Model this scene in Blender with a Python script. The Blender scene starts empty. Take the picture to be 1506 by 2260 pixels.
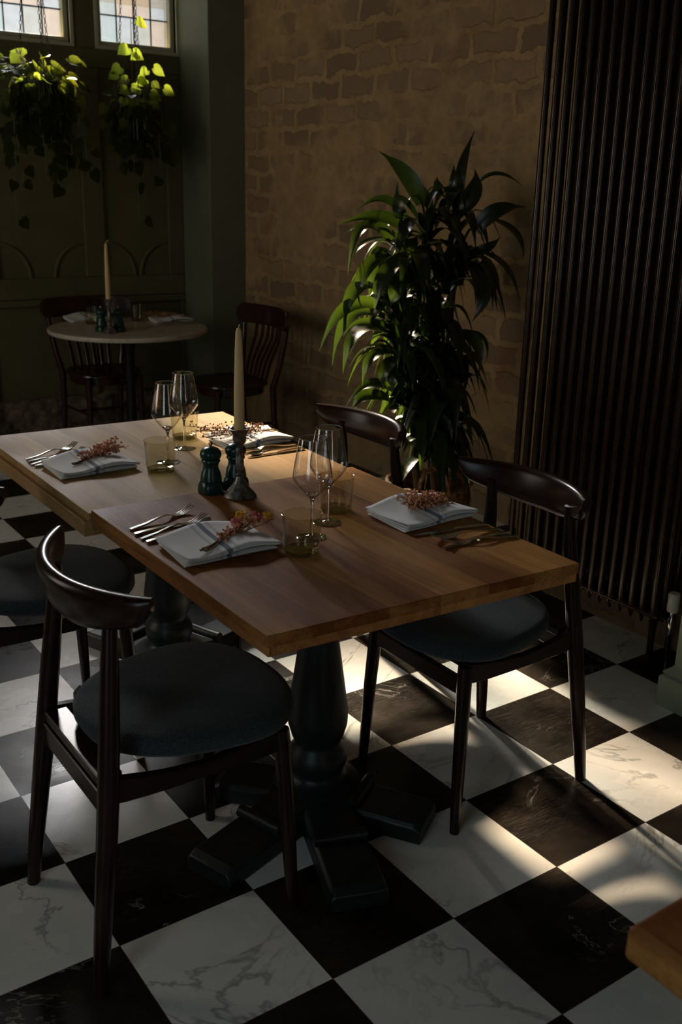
import bpy, math, random
from mathutils import Vector, Matrix

# ---------------------------------------------------------------- camera, light, exposure
scene = bpy.context.scene
COL = scene.collection
PI = math.pi

cam_data = bpy.data.cameras.new('camera')
cam_data.sensor_fit = 'VERTICAL'
cam_data.sensor_height = 36.0
cam_data.lens = 35.311
cam_data.clip_start = 0.05
cam_data.dof.use_dof = True
cam_data.dof.focus_distance = 2.6
cam_data.dof.aperture_fstop = 5.0
cam = bpy.data.objects.new('camera', cam_data)
COL.objects.link(cam)
RT = Vector((0.82131086, -0.57000675, 0.02325456))
DN = Vector((-0.15843899, -0.26707155, -0.95056293))
FW = Vector((0.54803791, 0.77702323, -0.30966006))
CAM = Vector((-1.63458, -1.69955, 1.56576))
m = Matrix((( RT.x, -DN.x, -FW.x, CAM.x), (RT.y, -DN.y, -FW.y, CAM.y), (RT.z, -DN.z, -FW.z, CAM.z), (0, 0, 0, 1)))
cam.matrix_world = m
scene.camera = cam

scene.view_settings.view_transform = 'Standard'
scene.view_settings.look = 'None'
scene.view_settings.gamma = 1.0
scene.view_settings.exposure = 0.0
scene.view_settings.use_curve_mapping = False

world = bpy.data.worlds.new('world')
scene.world = world
world.use_nodes = True
wn = world.node_tree
wn.nodes['Background'].inputs['Color'].default_value = (0.86, 0.93, 1.0, 1)
wn.nodes['Background'].inputs['Strength'].default_value = 0.76

SUN_EL, SUN_AZ = math.radians(32.2), math.radians(6.0)
sd = bpy.data.lights.new('sun', 'SUN')
sd.energy = 50.0
sd.angle = math.radians(4.8)
sd.color = (1.0, 0.86, 0.64)
sun = bpy.data.objects.new('sun', sd)
COL.objects.link(sun)
sdir = Vector((-math.sin(SUN_AZ) * math.cos(SUN_EL), -math.cos(SUN_AZ) * math.cos(SUN_EL), -math.sin(SUN_EL)))
sun.rotation_euler = sdir.to_track_quat('-Z', 'Y').to_euler()
sun.location = (1.0, 9.0, 6.0)

# bright haze of sky round the sun
gd = bpy.data.lights.new('sky_glow', 'SUN'); gd.energy = 29.0; gd.angle = math.radians(26); gd.color = (0.93, 0.96, 1.0)
glow = bpy.data.objects.new('sky_glow', gd); COL.objects.link(glow)
ga, ge_ = math.radians(15.0), math.radians(28.0)
glow.rotation_euler = Vector((-math.sin(ga) * math.cos(ge_), -math.cos(ga) * math.cos(ge_), -math.sin(ge_))).to_track_quat('-Z', 'Y').to_euler()
glow.location = (1.6, 9.0, 6.0)

def area(name, loc, aim, sx, sy, power, color):
    d = bpy.data.lights.new(name, 'AREA')
    d.shape = 'RECTANGLE'; d.size = sx; d.size_y = sy; d.energy = power; d.color = color
    o = bpy.data.objects.new(name, d); COL.objects.link(o)
    o.location = loc
    o.rotation_euler = (Vector(aim)).to_track_quat('-Z', 'Z').to_euler()
    return o
# daylight standing in the two openings of the left wall (out of the frame)
area('daylight_left_far', (-3.32, 2.5, 1.75), (1, 0, 0), 1.5, 2.3, 34, (1.0, 0.86, 0.66))
area('daylight_left_near', (-3.32, -1.6, 1.45), (1, 0, 0), 1.2, 2.5, 19, (0.66, 0.91, 1.0))
area('daylight_front_door', (-.95, -3.82, 1.2), (0, 1, 0), 0.5, 2.2, 3.4, (1.0, 0.72, 0.42))

# ---------------------------------------------------------------- helpers
rnd = random.Random(7)

class MB:
    """collects vertices and faces, then links ONE mesh object"""
    def __init__(self):
        self.v = []; self.f = []
    def add(self, vs, fs):
        b = len(self.v)
        self.v += [tuple(p) for p in vs]
        self.f += [tuple(i + b for i in f) for f in fs]
        return self
    def hexa(self, p):
        return self.add(p, [(0, 3, 2, 1), (4, 5, 6, 7), (0, 1, 5, 4), (1, 2, 6, 5), (2, 3, 7, 6), (3, 0, 4, 7)])
    def box(self, x0, x1, y0, y1, z0, z1):
        return self.hexa([(x0, y0, z0), (x1, y0, z0), (x1, y1, z0), (x0, y1, z0), (x0, y0, z1), (x1, y0, z1), (x1, y1, z1), (x0, y1, z1)])
    def rings(self, rs, cap=True, closed=False):
        n = len(rs[0]); b = len(self.v)
        for r in rs: self.v += [tuple(p) for p in r]
        m_ = len(rs)
        for i in range(m_ if closed else m_ - 1):
            i2 = (i + 1) % m_
            for j in range(n):
                k = (j + 1) % n
                self.f.append((b + i * n + j, b + i * n + k, b + i2 * n + k, b + i2 * n + j))
        if cap and not closed:
            self.f.append(tuple(b + j for j in reversed(range(n))))
            self.f.append(tuple(b + (m_ - 1) * n + j for j in range(n)))
        return self
    def lathe(self, prof, n=32, c=(0, 0, 0), cap=True):
        rs = [[(c[0] + r * math.cos(2 * PI * j / n), c[1] + r * math.sin(2 * PI * j / n), c[2] + z) for j in range(n)] for r, z in prof]
        return self.rings(rs, cap)
    def tube(self, pts, rad, n=8, closed=False, flat=1.0, cap=True):
        pts = [Vector(p) for p in pts]
        if not hasattr(rad, '__len__'): rad = [rad] * len(pts)
        rs = []; prev = None
        L = len(pts)
        for i, p in enumerate(pts):
            if closed: t = pts[(i + 1) % L] - pts[(i - 1) % L]
            else: t = pts[min(i + 1, L - 1)] - pts[max(i - 1, 0)]
            t.normalize()
            if prev is None:
                a = Vector((0, 0, 1)) if abs(t.z) < 0.9 else Vector((1, 0, 0))
                u = t.cross(a).normalized()
            else:
                u = (prev - t * prev.dot(t)).normalized()
            prev = u; w = t.cross(u)
            rs.append([p + u * (rad[i] * math.cos(2 * PI * j / n)) + w * (rad[i] * flat * math.sin(2 * PI * j / n)) for j in range(n)])
        return self.rings(rs, cap, closed)
    def bar(self, pts, w, h, up=(0, 0, 1)):
        """rectangular section swept along pts; w sideways, h along up (numbers or lists)"""
        pts = [Vector(p) for p in pts]; L = len(pts); rs = []
        up = Vector(up)
        for i, p in enumerate(pts):
            t = (pts[min(i + 1, L - 1)] - pts[max(i - 1, 0)]).normalized()
            s = t.cross(up).normalized(); u = s.cross(t).normalized()
            ww = (w[i] if hasattr(w, '__len__') else w) / 2; hh = (h[i] if hasattr(h, '__len__') else h) / 2
            c = 0.25 * min(ww, hh)
            rs.append([p + s * a + u * b for a, b in ((ww - c, -hh), (ww, -hh + c), (ww, hh - c), (ww - c, hh), (-ww + c, hh), (-ww, hh - c), (-ww, -hh + c), (-ww + c, -hh))])
        return self.rings(rs)
    def ball(self, c, r, n=6, sz=1.0):
        rs = []
        for i in range(1, n):
            a = PI * i / n
            rs.append([(c[0] + r * math.sin(a) * math.cos(2 * PI * j / (n + 2)), c[1] + r * math.sin(a) * math.sin(2 * PI * j / (n + 2)), c[2] - sz * r * math.cos(a)) for j in range(n + 2)])
        return self.rings(rs)
    def build(self, name, mat, parent=None, smooth=True, angle=40, bevel=0, loc=None):
        me = bpy.data.meshes.new(name)
        me.from_pydata(self.v, [], self.f); me.update()
        if smooth:
            for p in me.polygons: p.use_smooth = True
            me.set_sharp_from_angle(angle=math.radians(angle))
        o = bpy.data.objects.new(name, me); COL.objects.link(o)
        if mat: me.materials.append(mat)
        if parent: o.parent = parent
        if bevel:
            b = o.modifiers.new('bevel', 'BEVEL'); b.width = bevel; b.segments = 2; b.limit_method = 'ANGLE'
        if loc: o.location = loc
        return o

def tag(o, label, cat, group=None):
    o['label'] = label; o['category'] = cat
    if group: o['group'] = group
    return o
def struct(o):
    o['kind'] = 'structure'; return o
def thing(name, label, cat, loc=(0, 0, 0), rz=0.0, group=None):
    o = bpy.data.objects.new(name, None); COL.objects.link(o)
    o.empty_display_size = 0.05
    o.location = loc; o.rotation_euler = (0, 0, rz)
    return tag(o, label, cat, group)
KIDS = {}
def kids(o): return [c for c in bpy.data.objects if c.parent == o]
def dup(root, loc, rz, label, group=None):
    r = root.copy(); COL.objects.link(r); r.location = loc; r.rotation_euler = (0, 0, rz)
    r['label'] = label
    if group: r['group'] = group
    for ch in kids(root):
        c = ch.copy(); COL.objects.link(c); c.parent = r
        for g in kids(ch):
            d = g.copy(); COL.objects.link(d); d.parent = c
    return r
def bez(p0, p1, p2, n):
    p0, p1, p2 = Vector(p0), Vector(p1), Vector(p2)
    return [p0 * (1 - t) ** 2 + p1 * 2 * t * (1 - t) + p2 * t * t for t in [i / n for i in range(n + 1)]]
def thru(p0, pm, p2, n):
    """quadratic passing through pm at its middle"""
    p0, pm, p2 = Vector(p0), Vector(pm), Vector(p2)
    return bez(p0, pm * 2 - (p0 + p2) * 0.5, p2, n)

# ---------------------------------------------------------------- materials
class NT:
    def __init__(self, name):
        self.m = bpy.data.materials.new(name); self.m.use_nodes = True
        self.t = self.m.node_tree
        self.b = self.t.nodes['Principled BSDF']
        self.out = self.t.nodes['Material Output']
    def n(self, typ, **kw):
        x = self.t.nodes.new(typ)
        for k, v in kw.items():
            if k.startswith('i_'): x.inputs[k[2:].replace('_', ' ')].default_value = v
            else: setattr(x, k, v)
        return x
    def l(self, a, b): self.t.links.new(a, b)
    def val(self, x, i):
        if hasattr(x, 'is_output') or isinstance(x, bpy.types.NodeSocket): self.l(x, i)
        else: i.default_value = x
    def math(self, op, a, b=0.0, c=None, clamp=False):
        x = self.n('ShaderNodeMath', operation=op); x.use_clamp = clamp
        self.val(a, x.inputs[0]); self.val(b, x.inputs[1])
        if c is not None: self.val(c, x.inputs[2])
        return x.outputs[0]
    def mix(self, f, a, b, typ='MIX'):
        x = self.n('ShaderNodeMix', data_type='RGBA', blend_type=typ)
        self.val(f, x.inputs[0]); self.val(a, x.inputs[6]); self.val(b, x.inputs[7])
        return x.outputs[2]
    def ramp(self, f, stops):
        x = self.n('ShaderNodeValToRGB'); e = x.color_ramp.elements
        while len(e) < len(stops): e.new(0.5)
        for i, (p, c) in enumerate(stops):
            e[i].position = p; e[i].color = (c, c, c, 1) if not hasattr(c, '__len__') else (*c, 1)
        self.l(f, x.inputs[0]); return x.outputs[0]
    def coord(self, scale=(1, 1, 1), loc=(0, 0, 0), rot=(0, 0, 0), kind='Object'):
        c = self.n('ShaderNodeTexCoord'); mp = self.n('ShaderNodeMapping')
        mp.inputs['Scale'].default_value = scale; mp.inputs['Location'].default_value = loc; mp.inputs['Rotation'].default_value = rot
        self.l(c.outputs[kind], mp.inputs[0]); return mp.outputs[0]
    def noise(self, vec, scale=5, detail=4, rough=0.55, dist=0.0):
        x = self.n('ShaderNodeTexNoise'); self.l(vec, x.inputs['Vector'])
        x.inputs['Scale'].default_value = scale; x.inputs['Detail'].default_value = detail
        x.inputs['Roughness'].default_value = rough; x.inputs['Distortion'].default_value = dist
        return x
    def bump(self, h, strength=0.3, dist=0.01):
        x = self.n('ShaderNodeBump'); x.inputs['Strength'].default_value = strength; x.inputs['Distance'].default_value = dist
        self.l(h, x.inputs['Height']); self.l(x.outputs[0], self.b.inputs['Normal']); return x
    def set(self, col=None, rough=None, metal=None, spec=None, **kw):
        if col is not None: self.val(col if not isinstance(col, tuple) else (*col, 1), self.b.inputs['Base Color'])
        if rough is not None: self.val(rough, self.b.inputs['Roughness'])
        if metal is not None: self.val(metal, self.b.inputs['Metallic'])
        if spec is not None: self.val(spec, self.b.inputs['Specular IOR Level'])
        for k, v in kw.items(): self.val(v, self.b.inputs[k.replace('_', ' ')])
        return self.m

def simple(name, col, rough=0.5, metal=0.0, spec=0.5, var=0.15, nscale=12, bump=0.0):
    t = NT(name); v = t.coord(); nz = t.noise(v, nscale, 5)
    dark = tuple(c * (1 - var) for c in col); lite = tuple(min(1, c * (1 + var)) for c in col)
    c = t.ramp(nz.outputs[0], [(0.3, dark), (0.7, lite)])
    if bump: t.bump(nz.outputs[0], bump, 0.004)
    return t.set(c, rough, metal, spec)

def mat_floor():
    t = NT('marble_checker_tiles'); T = 0.33
    co = t.n('ShaderNodeTexCoord'); sp = t.n('ShaderNodeSeparateXYZ'); t.l(co.outputs['Object'], sp.inputs[0])
    u = t.math('DIVIDE', sp.outputs[0], T); v = t.math('DIVIDE', sp.outputs[1], T)
    iu = t.math('FLOOR', u); iv = t.math('FLOOR', v)
    par = t.math('ABSOLUTE', t.math('SUBTRACT', t.math('MULTIPLY', t.math('FRACT', t.math('MULTIPLY', t.math('ADD', iu, iv), 0.5)), 2.0), 1.0))  # 1 even
    white = t.math('GREATER_THAN', par, 0.5)
    cb = t.n('ShaderNodeCombineXYZ'); t.l(iu, cb.inputs[0]); t.l(iv, cb.inputs[1])
    wn_ = t.n('ShaderNodeTexWhiteNoise', noise_dimensions='2D'); t.l(cb.outputs[0], wn_.inputs['Vector'])
    off = t.n('ShaderNodeVectorMath', operation='SCALE'); t.l(wn_.outputs['Color'], off.inputs[0]); off.inputs['Scale'].default_value = 37.0
    ad = t.n('ShaderNodeVectorMath', operation='ADD'); t.l(co.outputs['Object'], ad.inputs[0]); t.l(off.outputs[0], ad.inputs[1])
    P = ad.outputs[0]
    # veins: ridges of distorted noise
    def vein(scale, width, mask_scale, lo, hi, dist=1.2, detail=6):
        a = t.noise(P, scale, detail, 0.62, dist)
        r = t.math('ABSOLUTE', t.math('SUBTRACT', a.outputs[0], 0.5))
        r = t.ramp(r, [(0.0, 1.0), (width, 0.0)])
        mk = t.noise(P, mask_scale, 2)
        mk = t.ramp(mk.outputs[0], [(lo, 0.0), (hi, 1.0)])
        return t.math('MULTIPLY', r, mk)
    v1 = vein(1.25, 0.011, 2.0, 0.44, 0.54)
    v2 = vein(2.6, 0.006, 3.0, 0.52, 0.66, 0.8)
    cloud = t.noise(P, 4.5, 4)
    wcol = t.mix(t.ramp(cloud.outputs[0], [(0.45, 0.0), (0.85, 0.5)]), (0.84, 0.83, 0.80, 1), (0.62, 0.62, 0.60, 1))
    wcol = t.mix(t.math('MULTIPLY', v1, 0.62), wcol, (0.20, 0.20, 0.19, 1))
    wcol = t.mix(t.math('MULTIPLY', v2, 0.35), wcol, (0.30, 0.30, 0.28, 1))
    # scratches on black: stretched thin noise in two turns
    def scratch(rot, sc):
        mp = t.n('ShaderNodeMapping'); mp.inputs['Rotation'].default_value = (0, 0, rot); mp.inputs['Scale'].default_value = (sc, sc * 26, 1)
        t.l(P, mp.inputs[0]); a = t.noise(mp.outputs[0], 1.0, 2, 0.5, 0.25)
        return t.ramp(t.math('ABSOLUTE', t.math('SUBTRACT', a.outputs[0], 0.5)), [(0.0, 1.0), (0.015, 0.0)])
    scr = t.math('ADD', t.math('ADD', scratch(0.4, 7), scratch(1.35, 9)), scratch(2.3, 8), clamp=True)
    smk = t.noise(P, 6.0, 4); scr = t.math('MULTIPLY', scr, t.ramp(smk.outputs[0], [(0.36, 0.15), (0.58, 1.0)]))
    bcol = t.mix(t.ramp(cloud.outputs[0], [(0.4, 0.0), (0.7, 1.0)]), (0.006, 0.0048, 0.004, 1), (0.032, 0.024, 0.018, 1))
    bcol = t.mix(t.math('MULTIPLY', scr, 0.32), bcol, (0.15, 0.105, 0.075, 1))
    bcol = t.mix(t.math('MULTIPLY', v2, 0.75), bcol, (0.52, 0.50, 0.46, 1))
    col = t.mix(white, bcol, wcol)
    # fine joint
    fu = t.math('ABSOLUTE', t.math('SUBTRACT', t.math('FRACT', u), 0.5)); fv = t.math('ABSOLUTE', t.math('SUBTRACT', t.math('FRACT', v), 0.5))
    jt = t.math('GREATER_THAN', t.math('MAXIMUM', fu, fv), 0.4965)
    col = t.mix(t.math('MULTIPLY', jt, 0.8), col, (0.05, 0.047, 0.042, 1))
    smear = t.noise(P, 7, 4)
    rw = t.ramp(smear.outputs[0], [(0.3, 0.20), (0.75, 0.34)])
    rb = t.math('ADD', t.ramp(smear.outputs[0], [(0.3, 0.24), (0.75, 0.42)]), t.math('MULTIPLY', scr, 0.25))
    mr = t.n('ShaderNodeMix', data_type='FLOAT'); t.val(white, mr.inputs[0]); t.val(rb, mr.inputs[2]); t.val(rw, mr.inputs[3])
    t.bump(t.math('MULTIPLY', jt, -1.0), 0.4, 0.001)
    return t.set(col, mr.outputs[0], 0.0, t.math('ADD', 0.16, t.math('MULTIPLY', white, 0.14)))

def mat_brick():
    t = NT('limewashed_brick'); co = t.n('ShaderNodeTexCoord')
    sp = t.n('ShaderNodeSeparateXYZ'); t.l(co.outputs['Object'], sp.inputs[0])
    cb = t.n('ShaderNodeCombineXYZ'); t.l(sp.outputs[1], cb.inputs[0]); t.l(sp.outputs[2], cb.inputs[1]); t.l(sp.outputs[0], cb.inputs[2])
    d = t.noise(cb.outputs[0], 5.0, 5, 0.6)
    d2 = t.noise(cb.outputs[0], 22.0, 4, 0.6)
    o1 = t.n('ShaderNodeVectorMath', operation='SUBTRACT'); t.l(d.outputs['Color'], o1.inputs[0]); o1.inputs[1].default_value = (0.5, 0.5, 0.5)
    s1 = t.n('ShaderNodeVectorMath', operation='SCALE'); t.l(o1.outputs[0], s1.inputs[0]); s1.inputs['Scale'].default_value = 0.12
    o2 = t.n('ShaderNodeVectorMath', operation='SUBTRACT'); t.l(d2.outputs['Color'], o2.inputs[0]); o2.inputs[1].default_value = (0.5, 0.5, 0.5)
    s2 = t.n('ShaderNodeVectorMath', operation='SCALE'); t.l(o2.outputs[0], s2.inputs[0]); s2.inputs['Scale'].default_value = 0.034
    a1 = t.n('ShaderNodeVectorMath', operation='ADD'); t.l(cb.outputs[0], a1.inputs[0]); t.l(s1.outputs[0], a1.inputs[1])
    a2 = t.n('ShaderNodeVectorMath', operation='ADD'); t.l(a1.outputs[0], a2.inputs[0]); t.l(s2.outputs[0], a2.inputs[1])
    br = t.n('ShaderNodeTexBrick'); t.l(a2.outputs[0], br.inputs['Vector'])
    br.inputs['Scale'].default_value = 1.0; br.inputs['Brick Width'].default_value = 0.30; br.inputs['Row Height'].default_value = 0.125
    br.inputs['Mortar Size'].default_value = 0.026; br.inputs['Mortar Smooth'].default_value = 0.5; br.inputs['Bias'].default_value = 0.0
    br.inputs['Color1'].default_value = (0, 0, 0, 1); br.inputs['Color2'].default_value = (1, 1, 1, 1); br.inputs['Mortar'].default_value = (0, 0, 0, 1)
    isbrick = t.math('SUBTRACT', 1.0, br.outputs['Fac'])
    big = t.noise(cb.outputs[0], 1.6, 5, 0.6)
    cover = t.ramp(t.math('ADD', big.outputs[0], t.math('MULTIPLY', t.math('SUBTRACT', d.outputs[0], 0.5), 0.5)), [(0.47, 1.0), (0.56, 0.06)])   # 1 = brick shows
    show = t.math('MULTIPLY', isbrick, cover)
    pl = t.noise(cb.outputs[0], 9, 6, 0.65)
    plaster = t.ramp(pl.outputs[0], [(0.3, (0.34, 0.215, 0.10)), (0.72, (0.52, 0.35, 0.175))])
    brick = t.mix(t.n('ShaderNodeSeparateColor').outputs[0], (0.25, 0.155, 0.09, 1), (0.42, 0.27, 0.155, 1))
    sc = [n for n in t.t.nodes if n.bl_idname == 'ShaderNodeSeparateColor'][-1]; t.l(br.outputs['Color'], sc.inputs[0])
    brick = t.mix(t.ramp(pl.outputs[0], [(0.35, 0.0), (0.75, 0.55)]), brick, (0.17, 0.13, 0.11, 1))
    col = t.mix(t.math('MULTIPLY', show, 0.9), plaster, brick)
    # chipped dark spots and reddish wear
    sp2 = t.noise(cb.outputs[0], 3.3, 6, 0.7)
    col = t.mix(t.ramp(sp2.outputs[0], [(0.70, 0.0), (0.73, 0.75)]), col, (0.045, 0.045, 0.04, 1))
    red = t.noise(a1.outputs[0], 2.1, 4, 0.6)
    col = t.mix(t.ramp(red.outputs[0], [(0.62, 0.0), (0.75, 0.6)]), col, (0.28, 0.10, 0.05, 1))
    # darker tone low down the wall
    low = t.ramp(t.math('ADD', sp.outputs[2], t.math('MULTIPLY', big.outputs[0], 0.9)), [(0.45, 0.62), (1.0, 0.0)])
    lw = t.n('ShaderNodeMapRange'); lw.inputs['From Min'].default_value = 0.3; lw.inputs['From Max'].default_value = 1.45; lw.inputs['To Min'].default_value = 0.6; lw.inputs['To Max'].default_value = 0.0
    t.l(t.math('ADD', sp.outputs[2], t.math('MULTIPLY', big.outputs[0], 0.9)), lw.inputs['Value'])
    col = t.mix(lw.outputs[0], col, (0.12, 0.10, 0.065, 1))
    h = t.math('ADD', t.math('MULTIPLY', show, -0.55), t.math('ADD', t.math('MULTIPLY', pl.outputs[0], 0.5), t.math('MULTIPLY', d2.outputs[0], 0.35)))
    t.bump(h, 0.9, 0.014)
    return t.set(col, 0.86, 0.0, 0.2)

def mat_wood(name, c0, c1, plank=0.13, ends=True):
    """planks running along local y"""
    t = NT(name); co = t.n('ShaderNodeTexCoord'); sp = t.n('ShaderNodeSeparateXYZ'); t.l(co.outputs['Object'], sp.inputs[0])
    pi_ = t.math('FLOOR', t.math('DIVIDE', sp.outputs[0], plank))
    wn_ = t.n('ShaderNodeTexWhiteNoise', noise_dimensions='1D'); t.l(pi_, wn_.inputs['W'])
    cb = t.n('ShaderNodeCombineXYZ')
    t.l(t.math('MULTIPLY', sp.outputs[0], 14.0), cb.inputs[0])
    t.l(t.math('ADD', t.math('MULTIPLY', sp.outputs[1], 1.1), t.math('MULTIPLY', wn_.outputs['Value'], 31.0)), cb.inputs[1])
    t.l(t.math('MULTIPLY', sp.outputs[2], 14.0), cb.inputs[2])
    g = t.noise(cb.outputs[0], 1.0, 7, 0.62, 0.9)
    fine = t.n('ShaderNodeMapping'); fine.inputs['Scale'].default_value = (160, 5, 160); t.l(co.outputs['Object'], fine.inputs[0])
    fg = t.noise(fine.outputs[0], 1.0, 3)
    blot = t.noise(co.outputs['Object'], 4.5, 4)
    f = t.math('ADD', t.math('MULTIPLY', g.outputs[0], 0.75), t.math('ADD', t.math('MULTIPLY', wn_.outputs['Value'], 0.36), t.math('MULTIPLY', t.math('SUBTRACT', blot.outputs[0], 0.5), 0.35)))
    col = t.ramp(f, [(0.36, tuple(a * .8 for a in c0)), (0.56, tuple((a + b) / 2 for a, b in zip(c0, c1))), (0.76, c1)])
    col = t.mix(t.math('MULTIPLY', fg.outputs[0], 0.45), col, tuple(c * 0.55 for c in c0) + (1,))
    seam = t.math('LESS_THAN', t.math('FRACT', t.math('DIVIDE', sp.outputs[0], plank)), 0.012)
    col = t.mix(t.math('MULTIPLY', seam, 0.5), col, tuple(c * 0.25 for c in c0) + (1,))
    crack = t.noise(co.outputs['Object'], 9, 6, 0.7, 0.8)
    cr = t.ramp(t.math('ABSOLUTE', t.math('SUBTRACT', crack.outputs[0], 0.5)), [(0.0, 1.0), (0.012, 0.0)])
    ge = t.n('ShaderNodeNewGeometry'); gs = t.n('ShaderNodeSeparateXYZ'); t.l(ge.outputs['True Normal'], gs.inputs[0])
    side = t.math('LESS_THAN', t.math('ABSOLUTE', gs.outputs[2]), 0.5)
    col = t.mix(t.math('MULTIPLY', cr, t.math('MULTIPLY', side, 0.6)), col, tuple(c * 0.2 for c in c0) + (1,))
    t.bump(t.math('ADD', fg.outputs[0], t.math('MULTIPLY', g.outputs[0], 0.6)), 0.22, 0.002)
    return t.set(col, t.ramp(blot.outputs[0], [(0.3, 0.50), (0.7, 0.66)]), 0.0, 0.16)

def mat_glass(name, tint, fres=1.0, body=0.0):
    """thin glass wall: tinted transmission with a fresnel reflection"""
    t = NT(name); t.t.nodes.remove(t.b)
    tr = t.n('ShaderNodeBsdfTransparent'); tr.inputs[0].default_value = (*tint, 1)
    gl = t.n('ShaderNodeBsdfGlossy'); gl.inputs['Roughness'].default_value = 0.02
    lw = t.n('ShaderNodeLayerWeight'); lw.inputs['Blend'].default_value = 0.5
    fc = t.math('ADD', 0.045, t.math('MULTIPLY', t.math('POWER', lw.outputs['Facing'], 4.0), 0.7))
    mx = t.n('ShaderNodeMixShader'); t.l(t.math('MULTIPLY', fc, fres, clamp=True), mx.inputs[0])
    t.l(tr.outputs[0], mx.inputs[1]); t.l(gl.outputs[0], mx.inputs[2])
    t.l(mx.outputs[0], t.out.inputs[0]); return t.m

def mat_leaf(name, col, trans, tfac=0.4, rough=0.32, spec=0.5):
    t = NT(name); v = t.coord(); nz = t.noise(v, 14, 4)
    c = t.ramp(nz.outputs[0], [(0.3, tuple(x * 0.7 for x in col)), (0.7, tuple(x * 1.25 for x in col))])
    t.set(c, rough, 0.0, spec)
    tl = t.n('ShaderNodeBsdfTranslucent'); tl.inputs[0].default_value = (*trans, 1)
    mx = t.n('ShaderNodeMixShader'); mx.inputs[0].default_value = tfac
    t.l(t.b.outputs[0], mx.inputs[1]); t.l(tl.outputs[0], mx.inputs[2]); t.l(mx.outputs[0], t.out.inputs[0])
    return t.m

def mat_napkin():
    t = NT('striped_napkin_cloth'); co = t.n('ShaderNodeTexCoord'); sp = t.n('ShaderNodeSeparateXYZ'); t.l(co.outputs['Object'], sp.inputs[0])
    x = t.math('ABSOLUTE', t.math('SUBTRACT', sp.outputs[0], -0.012))
    navy = t.math('LESS_THAN', x, 0.0062)
    g = t.math('LESS_THAN', t.math('ABSOLUTE', t.math('SUBTRACT', x, 0.020)), 0.0042)
    hatch = t.math('GREATER_THAN', t.math('SINE', t.math('MULTIPLY', x, 2600.0)), -0.2)
    wv = t.coord((900, 900, 900)); nz = t.noise(wv, 1.0, 1)
    wr = t.noise(t.coord(), 18, 4)
    c = t.mix(t.math('MULTIPLY', g, t.math('MULTIPLY', hatch, 0.75)), (0.80, 0.81, 0.83, 1), (0.30, 0.33, 0.40, 1))
    c = t.mix(t.math('MULTIPLY', navy, 0.9), c, (0.075, 0.10, 0.20, 1))
    c = t.mix(t.math('MULTIPLY', nz.outputs[0], 0.18), c, (0.55, 0.56, 0.60, 1))
    t.bump(t.math('ADD', t.math('MULTIPLY', nz.outputs[0], 0.15), wr.outputs[0]), 0.5, 0.006)
    return t.set(c, 0.9, 0.0, 0.1, Sheen_Weight=0.2)

def mat_pane():
    t = NT('obscured_leaded_glass'); t.t.nodes.remove(t.b)
    co = t.n('ShaderNodeTexCoord'); sp = t.n('ShaderNodeSeparateXYZ'); t.l(co.outputs['Object'], sp.inputs[0])
    ge = t.n('ShaderNodeNewGeometry')
    tint = t.ramp(ge.outputs['Random Per Island'], [(0.0, (0.82, 0.74, 0.68)), (0.5, (0.80, 0.74, 0.69)), (0.55, (0.68, 0.75, 0.78)), (1.0, (0.74, 0.77, 0.81))])
    cl = t.noise(co.outputs['Object'], 16, 4)
    tint = t.mix(t.math('MULTIPLY', cl.outputs[0], 0.5), tint, (0.52, 0.50, 0.46, 1))
    tr = t.n('ShaderNodeBsdfTransparent'); t.l(tint, tr.inputs[0])
    tl = t.n('ShaderNodeBsdfTranslucent'); t.l(tint, tl.inputs[0])
    mx = t.n('ShaderNodeMixShader'); mx.inputs[0].default_value = 0.025
    t.l(tr.outputs[0], mx.inputs[1]); t.l(tl.outputs[0], mx.inputs[2])
    gl = t.n('ShaderNodeBsdfGlossy'); gl.inputs['Roughness'].default_value = 0.25
    m2 = t.n('ShaderNodeMixShader'); m2.inputs[0].default_value = 0.04
    t.l(mx.outputs[0], m2.inputs[1]); t.l(gl.outputs[0], m2.inputs[2]); t.l(m2.outputs[0], t.out.inputs[0])
    return t.m

def mat_marble():
    t = NT('bistro_marble'); v = t.coord(); a = t.noise(v, 3.5, 7, 0.65, 1.4)
    r = t.ramp(t.math('ABSOLUTE', t.math('SUBTRACT', a.outputs[0], 0.5)), [(0.0, 1.0), (0.05, 0.0)])
    c = t.mix(t.math('MULTIPLY', r, 0.6), (0.56, 0.51, 0.42, 1), (0.42, 0.27, 0.17, 1))
    return t.set(c, 0.32, 0, 0.4)

def mat_fabric():
    t = NT('charcoal_wool_fabric'); v = t.coord(); a = t.noise(v, 260, 3, 0.7); b = t.noise(v, 5, 3)
    c = t.ramp(a.outputs[0], [(0.3, (0.016, 0.021, 0.024)), (0.72, (0.060, 0.074, 0.082))])
    c = t.mix(t.math('MULTIPLY', b.outputs[0], 0.3), c, (0.03, 0.036, 0.042, 1))
    t.bump(a.outputs[0], 0.5, 0.003); return t.set(c, 0.95, 0, 0.1, Sheen_Weight=0.15)

def mat_wicker():
    t = NT('woven_wicker'); v = t.coord((1, 1, 1))
    sp = t.n('ShaderNodeSeparateXYZ'); t.l(v, sp.inputs[0])
    a = t.noise(v, 40, 4)
    c = t.ramp(a.outputs[0], [(0.3, (0.11, 0.05, 0.02)), (0.7, (0.36, 0.20, 0.09))])
    t.bump(a.outputs[0], 0.5, 0.004); return t.set(c, 0.7, 0, 0.3)

def mat_metal_worn():
    t = NT('worn_pewter'); v = t.coord(); a = t.noise(v, 60, 6, 0.7)
    c = t.ramp(a.outputs[0], [(0.35, (0.07, 0.065, 0.06)), (0.62, (0.32, 0.31, 0.29))])
    return t.set(c, t.ramp(a.outputs[0], [(0.3, 0.32), (0.7, 0.55)]), 0.85, 0.5)

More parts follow.
